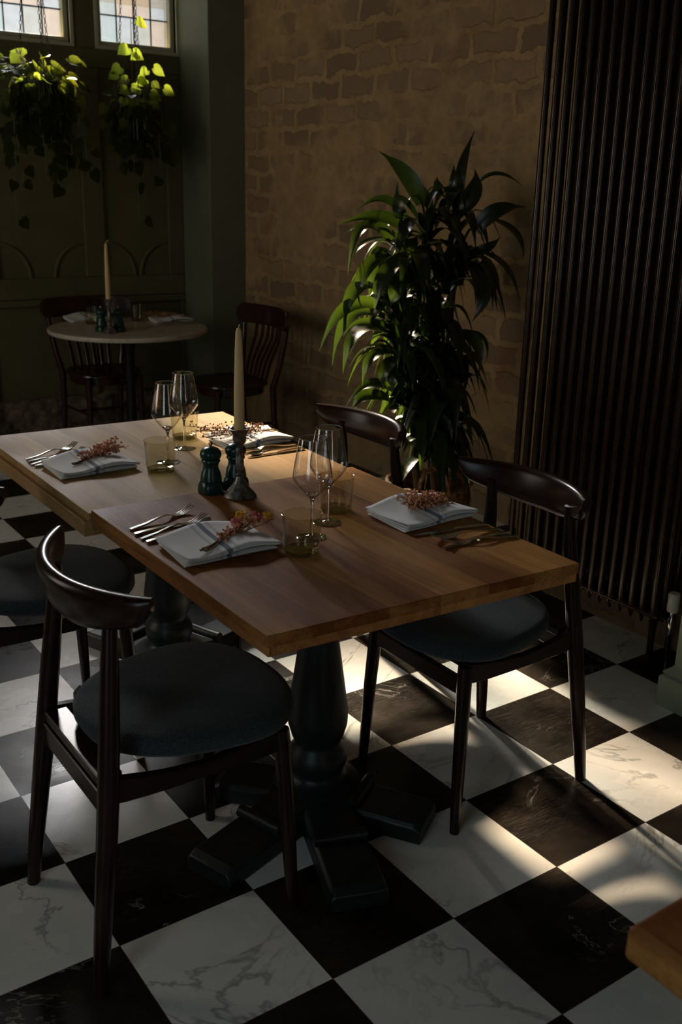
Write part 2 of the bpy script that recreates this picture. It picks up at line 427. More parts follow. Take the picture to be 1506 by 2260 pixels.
M = dict(
    floor=mat_floor(), brick=mat_brick(),
    green=simple('olive_green_paint', (0.115, 0.103, 0.050), 0.55, 0, 0.35, 0.12, 6, 0.15),
    sage=simple('sage_green_paint', (0.24, 0.265, 0.185), 0.42, 0, 0.4, 0.06, 8, 0.05),
    pilaster=simple('grey_green_pilaster_paint', (0.15, 0.165, 0.11), 0.5, 0, 0.35, 0.08, 6, 0.05),  # the sage paint again, darkened so its colour carries the shade
    rubble=simple('rough_stone_plinth', (0.15, 0.12, 0.085), 0.9, 0, 0.2, 0.75, 16, 1.0),
    plaster=simple('dark_ceiling_paint', (0.16, 0.15, 0.12), 0.8, 0, 0.2, 0.1, 5),
    darkwall=simple('dark_green_wall_paint', (0.055, 0.062, 0.045), 0.7, 0, 0.2, 0.1, 5),
    oak=mat_wood('reclaimed_oak', (0.24, 0.076, 0.016), (0.62, 0.305, 0.085)),
    paleoak=mat_wood('pale_oak', (0.42, 0.25, 0.10), (0.62, 0.41, 0.185), 0.29),
    chair=simple('dark_mahogany_lacquer', (0.019, 0.0062, 0.004), 0.27, 0, 0.32, 0.35, 9),
    redchair=simple('red_mahogany_lacquer', (0.028, 0.006, 0.005), 0.22, 0, 0.55, 0.35, 9),
    fabric=mat_fabric(),
    ped=simple('blackened_teal_paint', (0.010, 0.014, 0.0145), 0.42, 0, 0.4, 0.4, 14, 0.4),
    iron=simple('black_cast_iron', (0.012, 0.012, 0.013), 0.35, 0.3, 0.5, 0.2),
    rad=simple('bronze_radiator_enamel', (0.036, 0.020, 0.012), 0.22, 0.45, 0.5, 0.25, 20),
    steel=simple('polished_steel', (0.62, 0.60, 0.56), 0.16, 1.0, 0.5, 0.06, 30),
    chrome=simple('chrome', (0.70, 0.70, 0.68), 0.12, 1.0, 0.5, 0.04),
    whiteplastic=simple('white_plastic_cap', (0.62, 0.60, 0.53), 0.45, 0, 0.4, 0.05),
    mill=simple('bottle_green_lacquer', (0.007, 0.046, 0.038), 0.28, 0, 0.5, 0.15, 10),
    brass=simple('aged_brass_knob', (0.38, 0.27, 0.17), 0.3, 1.0, 0.5, 0.2),
    rimglass=simple('bright_glass_rim', (0.60, 0.62, 0.62), 0.12, 0.5, 0.8, 0.02),
    pewter=mat_metal_worn(),
    wax=simple('ivory_candle_wax', (0.74, 0.53, 0.26), 0.5, 0, 0.3, 0.05),
    wick=simple('white_wick', (0.6, 0.55, 0.45), 0.8),
    napkin=mat_napkin(),
    marble=mat_marble(),
    glass=mat_glass('clear_glass', (0.975, 0.982, 0.98), 3.0),
    green_glass=mat_glass('olive_tumbler_glass', (0.84, 0.82, 0.68), 1.6),
    green_base=mat_glass('olive_glass_base', (0.80, 0.80, 0.64), 2.2),
    dracaena=mat_leaf('dracaena_leaf', (0.0045, 0.012, 0.005), (0.30, 0.52, 0.035), 0.10, 0.33, 0.7),
    pothos=mat_leaf('heart_leaf', (0.0045, 0.010, 0.003), (0.48, 0.54, 0.045), 0.36, 0.42, 0.22),
    stem=simple('green_vine', (0.08, 0.10, 0.03), 0.6),
    cane=simple('dracaena_cane', (0.10, 0.075, 0.045), 0.8, 0, 0.2, 0.4, 30, 0.5),
    soil=simple('potting_soil', (0.02, 0.014, 0.01), 0.95, 0, 0.1, 0.5, 60, 0.8),
    pot=simple('black_plant_pot', (0.02, 0.02, 0.02), 0.5),
    wicker=mat_wicker(),
    lead=simple('lead_came', (0.035, 0.035, 0.035), 0.5, 0.4),
    pane=mat_pane(),
    dry=simple('dried_stem', (0.24, 0.15, 0.07), 0.85, 0, 0.1, 0.3),
    peach=simple('peach_blossom', (0.62, 0.28, 0.17), 0.85, 0, 0.1, 0.35, 90),
    rust=simple('rust_brown_seedhead', (0.30, 0.14, 0.06), 0.85, 0, 0.1, 0.4, 90),
    pink=simple('pink_flower', (0.62, 0.17, 0.20), 0.8, 0, 0.1, 0.25, 90),
    yellow=simple('yellow_flower', (0.72, 0.42, 0.04), 0.8, 0, 0.1, 0.2, 90),
    orangeoak=mat_wood('orange_oak', (0.38, 0.14, 0.04), (0.78, 0.38, 0.12), 0.4),  # oak made lighter and more orange to paint in light bounced off the floor
    stone=simple('neighbour_stone', (0.35, 0.31, 0.26), 0.9, 0, 0.2, 0.2, 3),  # for the added sun-blocking block outside
    frame=simple('window_paint', (0.46, 0.46, 0.32), 0.5, 0, 0.4, 0.08, 8),
)

# ---------------------------------------------------------------- the room
XL, XR, YB, YF, H = -3.1, 1.72, 4.62, -3.6, 3.35
struct(MB().box(XL - .2, XR + .2, YF - .2, YB + .2, -0.06, 0).build('floor', M['floor'], smooth=False))
struct(MB().box(XL - .2, XR + .2, YF - .2, YB + .2, H, H + .08).build('ceiling', M['plaster'], smooth=False))
wf = MB()
for x0, x1, z0, z1 in ((XL - .2, -1.22, 0, H), (-.68, XR + .2, 0, H), (-1.22, -.68, 0, .08), (-1.22, -.68, 2.32, H)):
    wf.box(x0, x1, YF - .2, YF, z0, z1)
struct(wf.build('wall_front', M['darkwall'], smooth=False))
f = MB()
for b in ((-1.22, -1.16, .08, 2.32), (-.74, -.68, .08, 2.32), (-1.16, -.74, .08, .20), (-1.16, -.74, 2.24, 2.32), (-.965, -.935, .20, 2.24)):
    f.box(b[0], b[1], YF - .12, YF - .07, b[2], b[3])
struct(f.build('door_1', M['darkwall'], smooth=False))
# left wall with two tall openings
wl = MB(); xa, xb = XL - .12, XL
for y0, y1, z0, z1 in ((YF, -2.2, 0, H), (-1.0, 1.8, 0, H), (3.2, YB, 0, H), (-2.2, -1.0, 0, .15), (-2.2, -1.0, 2.75, H), (1.8, 3.2, 0, .7), (1.8, 3.2, 2.8, H)):
    wl.box(xa, xb, y0, y1, z0, z1)
struct(wl.build('wall_left', M['darkwall'], smooth=False))
# brick side wall and the projecting breast that carries the radiator
struct(MB().box(XR, XR + .2, 1.12, YB + .2, 0, H).build('wall_right', M['brick'], smooth=False))
struct(MB().box(1.25, XR + .2, YF, 1.12, 0, H).build('wall_chimney', M['brick'], smooth=False))
# pilaster of the back wall: panel return and front
struct(MB().box(1.47, XR, 4.21, YB, 0, H).build('trim_1', M['pilaster'], smooth=False, bevel=.004))
# back wall with two window openings
Z0, Z1 = 2.335, 3.22
WINS = ((0.247, 0.763), (0.940, 1.456))
wb = MB(); y0, y1 = YB, YB + .16
for x0, x1, za, zb in ((XL, 0.247, 0, H), (0.763, 0.940, 0, H), (1.456, XR + .2, 0, H), (0.247, 0.763, 0, Z0), (0.247, 0.763, Z1, H), (0.940, 1.456, 0, Z0), (0.940, 1.456, Z1, H)):
    wb.box(x0, x1, y0, y1, za, zb)
struct(wb.build('wall_back', M['green'], smooth=False))
# boarding on the back wall: stiles, rails, sill band, scalloped panel mouldings
tr = MB()
for x0, x1 in ((0.782, 0.918), (0.092, 0.228), (-0.6, -0.46)):
    tr.box(x0, x1, YB - .022, YB, 0.97, 2.205)
tr.box(-3.0, 1.469, YB - .026, YB - .0005, 2.205, 2.31)
tr.box(-3.0, 1.469, YB - .026, YB - .0005, 0.842, 0.97)
tr.box(1.36, 1.468, YB - .022, YB, 0.97, 2.205)
struct(tr.build('trim_2', M['green'], smooth=False, bevel=.006))
ar = MB()
for cx, s0, s1 in ((0.782, 90, 180), (0.918, 0, 90), (1.36, 90, 180), (0.228, 0, 90), (0.092, 90, 180)):
    pts = [(cx + .20 * math.cos(math.radians(a)), YB - .004, .97 + .21 * math.sin(math.radians(a))) for a in [s0 + (s1 - s0) * i / 12 for i in range(13)]]
    ar.tube(pts, 0.011, 8)
struct(ar.build('trim_3', M['green']))
dado = MB()
dado.box(-3.0, 1.47, YB - .035, YB, 0.80, 0.84)
for x0, x1 in ((0.14, .17), (0.80, .83), (1.44, 1.47)):
    dado.box(x0, x1, YB - .02, YB, 0.22, 0.80)
struct(dado.build('trim_4', M['green'], smooth=False, bevel=.005))
# rough stone plinth under the boarding
pm = MB(); nx, nz_ = 60, 5; rr = random.Random(3)
g = [[(-1.5 + 2.97 * i / nx, YB - .05 - rr.uniform(0, .045) * (1 if 0 < j < nz_ else .3), .215 * j / nz_ + (rr.uniform(-.012, .012) if j else 0)) for i in range(nx + 1)] for j in range(nz_ + 1)]
g.append([(p[0], YB, p[2]) for p in g[-1]])
vs = [p for r in g for p in r]; W_ = nx + 1
pm.add(vs, [(j * W_ + i, j * W_ + i + 1, (j + 1) * W_ + i + 1, (j + 1) * W_ + i) for j in range(len(g) - 1) for i in range(nx)])
struct(pm.build('baseboard_back', M['rubble'], angle=30))
struct(MB().box(XL, -1.5, YB - .06, YB, 0, .21).build('baseboard_left', M['rubble'], smooth=False))

# windows: timber frame, lead, panes
for k, (x0, x1) in enumerate(WINS):
    f = MB(); e = .030
    f.box(x0, x1, YB + .02, YB + .09, Z0, Z0 + e); f.box(x0, x1, YB + .02, YB + .09, Z1 - e, Z1)
    f.box(x0, x0 + e, YB + .02, YB + .09, Z0 + e, Z1 - e); f.box(x1 - e, x1, YB + .02, YB + .09, Z0 + e, Z1 - e)
    w = struct(f.build('window_%d' % (k + 1), M['frame'], smooth=False, bevel=.004))
    pm_ = MB(); pw = (x1 - x0 - 2 * e) / 4; zs = [Z0 + e + .152 * j for j in range(6) if Z0 + e + .152 * j < Z1 - e - .02] + [Z1 - e]
    for i in range(4):
        for j in range(len(zs) - 1): pm_.box(x0 + e + pw * i + .0005, x0 + e + pw * (i + 1) - .0005, YB + .055, YB + .058, zs[j] + .0005, zs[j + 1] - .0005)
    pm_.build('glass_pane', M['pane'], w, smooth=False)
    ld = MB(); px = (x1 - x0 - 2 * e) / 4
    for i in (1, 2, 3): ld.box(x0 + e + px * i - .003, x0 + e + px * i + .003, YB + .050, YB + .063, Z0 + e, Z1 - e)
    for j in range(1, 5):
        z = Z0 + e + .152 * j - (.0 if k else .0)
        if z < Z1 - e - .02: ld.box(x0 + e, x1 - e, YB + .050, YB + .063, z - .003, z + .003)
    ld.build('leading', M['lead'], w, smooth=False)
    # bright-edged casing round the opening
    c = MB(); q = .022
    c.box(x0 - q, x0, YB - .012, YB + .03, Z0 - q, Z1 + q); c.box(x1, x1 + q, YB - .012, YB + .03, Z0 - q, Z1 + q)
    c.box(x0, x1, YB - .012, YB + .03, Z0 - q, Z0); c.box(x0, x1, YB - .012, YB + .03, Z1, Z1 + q)
    c.build('casing', M['frame'], w, smooth=False, bevel=.003)
# left-wall windows (outside the frame, seen only in reflections)
for k, (ya, yb, za, zb_) in enumerate(((-2.2, -1.0, .15, 2.75), (1.8, 3.2, .7, 2.8))):
    f = MB(); x0_, x1_ = XL - .10, XL - .03
    f.box(x0_, x1_, ya, yb, za, za + .06); f.box(x0_, x1_, ya, yb, zb_ - .06, zb_)
    for y in (ya, yb - .06, ya + (yb - ya) / 3 - .03, ya + (yb - ya) * 2 / 3 - .03): f.box(x0_, x1_, y, y + .06, za + .06, zb_ - .06)
    f.box(x0_, x1_, ya, yb, 1.98, 2.02)
    struct(f.build('window_%d' % (k + 3), M['frame'], smooth=False, bevel=.004))

# sage pilaster foot at the right edge: shaft, plinth, moulding
struct(MB().box(.905, 1.25, -1.2, .045, 0, H).build('trim_5', M['sage'], smooth=False, bevel=.004))
sk = MB(); X, Yc = .905, .045
prof = [(.030, 0), (.030, .098), (.026, .104), (.018, .108), (.024, .116), (.014, .126), (.004, .134), (.0, .140)]
a_ = [(X - d, -1.2, z) for d, z in prof]; b_ = [(X - d, Yc + d, z) for d, z in prof]; c_ = [(1.25, Yc + d, z) for d, z in prof]
n_ = len(prof)
sk.add(a_ + b_ + c_, [(i, i + n_, i + n_ + 1, i + 1) for i in range(n_ - 1)] + [(i + n_, i + 2 * n_, i + 2 * n_ + 1, i + n_ + 1) for i in range(n_ - 1)])
struct(sk.build('baseboard_right', M['sage'], angle=25))

# unseen block added outside to cut the sun through the right-hand window
g_ = MB().box(1.62, 3.6, 5.2, 6.4, 2.86, 6.0).build('wall_outside', M['stone'], smooth=False)
struct(g_)

# ---------------------------------------------------------------- radiator
R = thing('column_radiator', 'tall bronze column radiator standing against the brick wall at the right', 'radiator', (1.16, 0.65, 0))
ns, pitch, zb, zt = 16, .0475, .125, 2.62
sec = MB()
for cx in (-.055, .0, .055):
    pts = [(cx, 0, zb + .010), (cx, 0, zb + .03), (cx, 0, zb + .07), (cx, 0, 1.3), (cx, 0, zt - .07), (cx, 0, zt - .03), (cx, 0, zt - .01)]
    sec.tube(pts, [.004, .0085, .0125, .0125, .0125, .0085, .004], 14)
for z in (zb + .045, zt - .045):
    sec.tube([(-.06, 0, z), (.06, 0, z)], .016, 12)
    sec.tube([(0, -pitch / 2 - .001, z), (0, pitch / 2 + .001, z)], .021, 16)
    sec.tube([(-.055, -pitch / 2 - .001, z), (-.055, pitch / 2 + .001, z)], .010, 10)
s0 = sec.build('radiator_section', M['rad'], R)
s0.location = (0, -.3575, 0)
for i in range(1, ns):
    s = s0.copy(); COL.objects.link(s); s.parent = R; s.location = (0, -.3575 + pitch * i, 0)
for y in (-.3575, .355):
    MB().lathe([(.022, 0), (.022, .006), (.012, .012), (.012, .10), (.016, .15)], 14, (-.05, y, 0)).lathe([(.022, 0), (.022, .006), (.012, .012), (.012, .10), (.016, .15)], 14, (.05, y, 0)).build('foot', M['rad'], R)
vv = MB().tube([(-.02, -.37, .17), (-.03, -.41, .17)], .012, 12).lathe([(.006, .0), (.006, .10), (.011, .11), (.011, .17), (.008, .175), (.008, .21)], 14, (-.03, -.415, 0))
va = vv.build('valve', M['chrome'], R)
MB().lathe([(.012, .200), (.0185, .203), (.021, .212), (.0205, .262), (.018, .270), (.0, .272)], 20, (-.03, -.415, 0)).build('valve_cap', M['whiteplastic'], va)

# ---------------------------------------------------------------- tables
def tabletop(mb, q, z0, z1):
    (a, b, c, d) = q
    mb.hexa([(*a, z0), (*b, z0), (*c, z0), (*d, z0), (*a, z1), (*b, z1), (*c, z1), (*d, z1)])
def pedestal(par, cx, cy, top, feet):
    pr = [(.115, .055), (.115, .075), (.085, .09), (.070, .10), (.068, .115), (.076, .13), (.079, .150), (.074, .170), (.062, .185), (.060, .195), (.068, .212), (.077, .245), (.078, .28), (.070, .34), (.060, .41), (.050, .48), (.045, .56), (.045, .60), (.060, .615), (.060, .63), (.046, .64), (.046, .67), (.10, .69), (.10, top)]
    MB().lathe(pr, 40, (cx, cy, 0)).build('pedestal', M['ped'], par, angle=50)
    for ang, L in feet:
        a = math.radians(ang); d = Vector((math.cos(a), math.sin(a), 0)); s = Vector((-d.y, d.x, 0))
        def P(u, v, z): p = Vector((cx, cy, 0)) + d * u + s * v; return (p.x, p.y, z)
        f = MB()
        w = .068
        rs = []
        for u, z in ((.04, .085), (L - .21, .062), (L - .20, .066), (L - .19, .060), (L - .02, .057), (L, .045)):
            rs.append([P(u, -w, 0.004), P(u, w, 0.004), P(u, w, z * .8), P(u, w * .86, z), P(u, -w * .86, z), P(u, -w, z * .8)])
        f.rings(rs)
        ft = f.build('foot', M['ped'], par, angle=20, bevel=.003)
        MB().tube([P(L - .185, -w * .97, .068), P(L - .185, w * .97, .068)], .016, 10).build('foot_moulding', M['ped'], ft)
    MB().box(cx - .30, cx + .30, cy - .05, cy + .05, top - .02, top + .012).build('top_bearer', M['ped'], par, smooth=False)

T1 = thing('dining_table', 'reclaimed oak pedestal table nearest the camera, with warm brown planked top', 'table', (-.35, .21, 0))
def rel(q, o): return [(x - o[0], y - o[1]) for x, y in q]
tb = MB(); tabletop(tb, rel(((-.756, -.225), (.046, -.265), (.073, .668), (-.752, .662)), (-.35, .21)), .735, .760)
tb.build('tabletop', M['oak'], T1, smooth=False, bevel=.0025)
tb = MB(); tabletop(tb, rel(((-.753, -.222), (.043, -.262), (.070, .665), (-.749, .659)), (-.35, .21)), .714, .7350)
tb.build('tabletop_underlayer', M['orangeoak'], T1, smooth=False, bevel=.002)['label'] = 'oak lower board with orange bounce light in its colour'
pedestal(T1, .005, .0, .702, ((198, .41), (250, .43), (303, .31), (132, .27)))
T2 = thing('dining_table', 'pale oak pedestal table pushed against the far end of the brown planked one', 'table', (-.33, 1.13, 0))
tb = MB(); tabletop(tb, rel(((-.757, .668), (.0765, .676), (.120, 1.572), (-.750, 1.602)), (-.33, 1.13)), .728, .750)
tabletop(tb, rel(((-.770, .668), (.075, .676), (.117, 1.569), (-.762, 1.599)), (-.33, 1.13)), .688, .7285)
tb.build('tabletop', M['paleoak'], T2, smooth=False, bevel=.0025)
pedestal(T2, .0, .0, .678, ((200, .36), (290, .36), (20, .36), (110, .36)))
T3 = thing('dining_table', 'corner of another brown wooden table at the bottom right edge', 'table', (-.40, -1.52, 0))
tb = MB(); tb.box(-.404, .396, -.40, .405, .716, .760); tb.build('tabletop', M['oak'], T3, smooth=False, bevel=.006)
pedestal(T3, 0, 0, .704, ((45, .36), (135, .36), (225, .36), (315, .36)))

# ---------------------------------------------------------------- dining chairs (front is local +x)
def make_chair(label):
    t = thing('dining_chair', label, 'chair', (0, 0, 0), 0, 'curved-back dining chairs around the wooden tables')
    # seat pad
    def outline(sc, z, dx=0):
        pts = []
        for j in range(48):
            a = 2 * PI * j / 48; c, s = math.cos(a), math.sin(a)
            x = .035 + .222 * math.copysign(abs(c) ** .82, c)
            w = .205 + .16 * x - .9 * max(0, x - .10) ** 2
            y = w * math.copysign(abs(s) ** .80, s)
            pts.append((.060 + (x - .035) * sc * 1.03 + dx, y * sc * 1.05, z + .010))
        return pts
    MB().rings([outline(.90, .460), outline(.975, .464), outline(1.0, .474), outline(1.0, .488), outline(.975, .499), outline(.90, .506), outline(.7, .509), outline(.4, .507), outline(.1, .506)]).build('seat', M['fabric'], t, angle=60)
    fr = MB()
    for s in (-1, 1):
        fr.bar(thru((-.185, s * .170, .436), (.01, s * .182, .425), (.208, s * .176, .436), 10), .022, [.056, .052, .046, .040, .036, .034, .036, .040, .046, .052, .056])
    fr.bar([(-.17, -.15, .448), (-.17, .15, .448)], .05, .022); fr.bar([(.17, -.16, .448), (.17, .16, .448)], .05, .022)
    fr.build('seat_frame', M['chair'], t)
    MB().bar([(.208, -.178, .398), (.208, .178, .398)], .020, .045).build('front_rail', M['chair'], t)
    MB().bar([(-.188, -.172, .405), (-.188, .172, .405)], .020, .050).build('rear_rail', M['chair'], t)
    for s in (-1, 1):
        MB().tube([(.226, s * .200, 0), (.222, s * .196, .10), (.216, s * .190, .25), (.208, s * .180, .42), (.206, s * .178, .455)], [.0125, .0150, .0175, .0190, .0175], 16).build('leg', M['chair'], t)
        MB().tube([(-.235, s * .205, 0), (-.222, s * .198, .12), (-.20, s * .186, .30), (-.185, s * .176, .43), (-.170, s * .162, .58), (-.158, s * .150, .70), (-.150, s * .144, .80)], [.0150, .0180, .0210, .0220, .0205, .0180, .0130], 16).build('leg', M['chair'], t)
    # bent back rail
    rs = []; N = 36
    for i in range(N + 1):
        s = -1 + 2 * i / N
        y = .236 * s; x = -.198 + .092 * abs(s) ** 2.1
        e = max(0.0, 1 - abs(s) ** 2.6)
        h = .052 + .048 * e; th = .0145 + .002 * e
        if i in (0, N): h *= .55; th *= .65
        if i in (1, N - 1): h *= .88; th *= .93
        dx = 2.1 * .092 * abs(s) ** 1.1 * math.copysign(1, s) / .236
        tan = Vector((dx, 1, 0)).normalized(); nrm = Vector((-tan.y, tan.x, 0)); up = (Vector((0, 0, 1)) + nrm * .20).normalized()
        nn = up.cross(tan).normalized()
        c = Vector((x, y, .848 - h / 2))
        ring = []
        for j in range(16):
            a = 2 * PI * j / 16; ca, sa = math.cos(a), math.sin(a)
            k = 1.0 + .35 * max(0, sa)       # fuller along the top edge
            ring.append(c + nn * (th * k * math.copysign(abs(ca) ** .8, ca)) + up * (h / 2 * math.copysign(abs(sa) ** .75, sa)))
        rs.append(ring)
    MB().rings(rs).build('backrest', M['chair'], t, angle=60)
    return t
c1 = make_chair('dark wooden chair with charcoal seat and curved back nearest the camera')
c1.location = (-.84, .10, 0)
dup(c1, (-.855, .915, 0), 0, 'dark wooden chair with charcoal seat at the left edge, beside the pale table')
dup(c1, (.105, .11, 0), PI, 'dark wooden chair with charcoal seat standing in sunlight in front of the radiator')
dup(c1, (.150, .905, 0), PI, 'dark wooden chair with sunlit curved back in front of the potted plant')

# ---------------------------------------------------------------- bistro set at the back
BT = thing('bistro_table', 'round cream marble table on a black iron stem by the panelled wall', 'table', (.72, 3.83, 0))
MB().lathe([(.435, .722), (.452, .725), (.457, .732), (.457, .742), (.452, .749), (.445, .750)], 72).build('tabletop', M['marble'], BT)
MB().lathe([(.05, .10), (.034, .13), (.028, .20), (.028, .62), (.045, .68), (.13, .70), (.13, .722)], 24).build('stem', M['iron'], BT)
for k in range(4):
    a = math.radians(20 + 90 * k)
    MB().bar(thru((.02 * math.cos(a), .02 * math.sin(a), .10), (.20 * math.cos(a), .20 * math.sin(a), .06), (.34 * math.cos(a), .34 * math.sin(a), .015), 6), [.05, .05, .045, .045, .04, .04, .05], [.06, .05, .04, .035, .03, .028, .03]).build('foot', M['iron'], BT)
def make_bistro(label):
    t = thing('bistro_chair', label, 'chair', (0, 0, 0), 0, 'slat-back chairs at the round table')
    def outline(sc, z):
        return [(.02 + .21 * sc * math.copysign(abs(math.cos(a)) ** .8, math.cos(a)), .215 * sc * math.copysign(abs(math.sin(a)) ** .8, math.sin(a)), z) for a in [2 * PI * j / 40 for j in range(40)]]
    MB().rings([outline(.95, .440), outline(1, .446), outline(1, .458), outline(.96, .466), outline(.85, .462), outline(.3, .458)]).build('seat', M['redchair'], t, angle=60)
    MB().rings([outline(.88, .395), outline(.9, .40), outline(.9, .44), outline(.86, .441)]).build('apron', M['redchair'], t)
    rs = []; N = 24
    for i in range(N + 1):
        s = -1 + 2 * i / N
        x = -.27 + .075 * s * s; y = .285 * s; tan = Vector((.15 * s, .285, 0)).normalized(); n = Vector((tan.y, -tan.x, 0))
        h = .115 if abs(s) < .9 else .115 - .035 * (abs(s) - .9) * 10
        if i in (0, N): h *= .7
        th = .011
        c = Vector((x, y, .875 - .115 / 2)); up = Vector((-.12, 0, 1)).normalized()
        rs.append([c + n * a * th + up * b * h / 2 for a, b in ((1, -.9), (1, .9), (.5, 1), (-.5, 1), (-1, .9), (-1, -.9), (-.5, -1), (.5, -1))])
    MB().rings(rs).build('crest_rail', M['redchair'], t)
    for s in (-1, 1):
        MB().tube([(-.205, s * .19, 0), (-.175, s * .185, .25), (-.165, s * .19, .43), (-.19, s * .215, .55), (-.215, s * .235, .70), (-.225, s * .245, .80)], [.015, .018, .02, .018, .016, .013], 12).build('leg', M['redchair'], t)
        MB().tube([(.215, s * .175, 0), (.195, s * .165, .25), (.18, s * .16, .44)], [.013, .017, .021], 12).build('leg', M['redchair'], t)
    for y in (-.135, -.08, -.026, .026, .08, .135):
        xx = -.27 + .075 * (y / .285) ** 2
        MB().bar([(-.155, y * .85, .45), (-.185, y * .9, .56), (xx + .015, y, .69), (xx, y, .80)], .022, .010, (1, 0, 0)).build('slat', M['redchair'], t)
    MB().tube([(-.16, -.175, .22), (.19, -.16, .22)], .009, 8).tube([(-.16, .175, .22), (.19, .16, .22)], .009, 8).tube([(.02, -.17, .22), (.02, .17, .22)], .009, 8).build('stretcher', M['redchair'], t)
    return t
b1 = make_bistro('dark red slat-back chair behind the round table, against the panelled wall')
b1.location = (.67, 4.14, 0); b1.rotation_euler = (0, 0, -PI / 2)
dup(b1, (1.20, 3.46, 0), PI, 'dark red slat-back chair at the right of the round table, by the brick wall')

# ---------------------------------------------------------------- tableware
def candle_set(x, y, z, h, lab_s, lab_c, bent):
    s = thing('candlestick', lab_s, 'candlestick', (x, y, z), 0)
    MB().lathe([(.0435, 0), (.0445, .003), (.043, .006), (.034, .017), (.022, .030), (.013, .046), (.009, .058)], 40).build('base', M['pewter'], s)
    MB().lathe([(.009, .056), (.0125, .061), (.0075, .067), (.0095, .074), (.0115, .088), (.0105, .110), (.0085, .122), (.0115, .128), (.0075, .134), (.0085, .142), (.0165, .150), (.018, .160), (.0175, .170), (.025, .182), (.0265, .186), (.024, .187), (.0155, .179), (.0150, .165)], 32).build('stem', M['pewter'], s)
    c = thing('taper_candle', lab_c, 'candle', (x, y, z + .166), 0)
    MB().lathe([(.0138, 0), (.0142, .02), (.0135, h * .45), (.0105, h * .8), (.0080, h * .965), (.0055, h * .99), (.0015, h)], 24).build('wax', M['wax'], c)
    MB().tube([(0, 0, h - .004), (.001, 0, h + .004), ((.016, 0, h + .014) if bent else (.0035, 0, h + .009))], .0022 if bent else .0016, 6).build('wick', M['wax'], c)
candle_set(-.365, .576, .76, .285, 'dark pewter candlestick in the middle of the wooden table', 'tall ivory taper candle in the candlestick on the wooden table', False)
candle_set(.535, 3.655, .75, .32, 'small pewter candlestick on the round marble table', 'tall ivory taper candle with bent wick on the round marble table', True)

def make_mill(label):
    t = thing('pepper_mill', label, 'mill', (0, 0, 0), 0, 'green salt and pepper mills')
    rs = []
    for r, z, sq in ((.031, 0, 1), (.032, .004, 1), (.031, .020, .9), (.030, .028, .5), (.0275, .033, 0), (.0295, .036, 0), (.0285, .042, 0), (.0265, .055, 0), (.0215, .068, 0), (.0205, .076, 0), (.0225, .083, 0), (.0255, .087, 0), (.0255, .091, 0), (.0235, .094, 0)):
        ring = []
        for j in range(32):
            a = 2 * PI * j / 32; c_, s_ = math.cos(a), math.sin(a)
            k = 1 / max(abs(c_), abs(s_)); k = min(k, 1.16)
            ring.append((r * c_ * (1 + (k - 1) * sq), r * s_ * (1 + (k - 1) * sq), z))
        rs.append(ring)
    MB().rings(rs).build('body', M['mill'], t, angle=35)
    MB().lathe([(.021, .0942), (.027, .098), (.0295, .106), (.0285, .114), (.0225, .122), (.012, .1265), (.004, .128)], 32).build('head', M['mill'], t)
    MB().lathe([(.0035, .127), (.0035, .131), (.0065, .134), (.0055, .139), (.002, .1415)], 16).build('knob', M['brass'], t)
    return t
m1 = make_mill('bottle green pepper mill, left one of the pair beside the candlestick on the wooden table')
m1.location = (-.414, .648, .76)
dup(m1, (-.336, .650, .76), .35, 'bottle green mill between the left mill and the candlestick on the wooden table')
dup(m1, (.520, 3.735, .75), .2, 'dark green mill left of the candlestick on the round marble table')
dup(m1, (.605, 3.690, .75), .5, 'dark green mill right of the candlestick on the round marble table')

def make_tumbler(label):
    t = thing('tumbler', label, 'glass', (0, 0, 0), 0, 'olive glass tumblers')
    MB().lathe([(.0375, .004), (.0405, .012), (.0425, .030), (.0440, .055), (.0465, .095)], 56, cap=False).build('glass_wall', M['green_glass'], t)
    MB().lathe([(.0462, .0945), (.0470, .0950), (.0472, .0958), (.0463, .0962)], 56, cap=False).build('rim', M['green_base'], t)
    MB().lathe([(.0300, .0005), (.0375, .001), (.0400, .004), (.0405, .010), (.0385, .0125), (.028, .009), (.010, .0075)], 48).build('glass_base', M['green_base'], t)
    return t
g1 = make_tumbler('olive tumbler in front of the wine glasses on the brown table, nearest the camera')
g1.location = (-.461, .118, .76)
dup(g1, (-.216, .335, .76), 0, 'amber-olive tumbler behind the nearer wine glasses, left of the right-hand napkin')
dup(g1, (-.430, .935, .75), 0, 'olive tumbler on the pale table, left of the far wine glasses')
dup(g1, (-.190, 1.262, .75), 0, 'tumbler behind the far wine glasses at the lit end of the pale table')
dup(g1, (.592, 4.06, .75), 0, 'tumbler on the round marble table, left of the mills')
dup(g1, (.885, 4.075, .75), 0, 'tumbler on the round marble table, right of the mills')

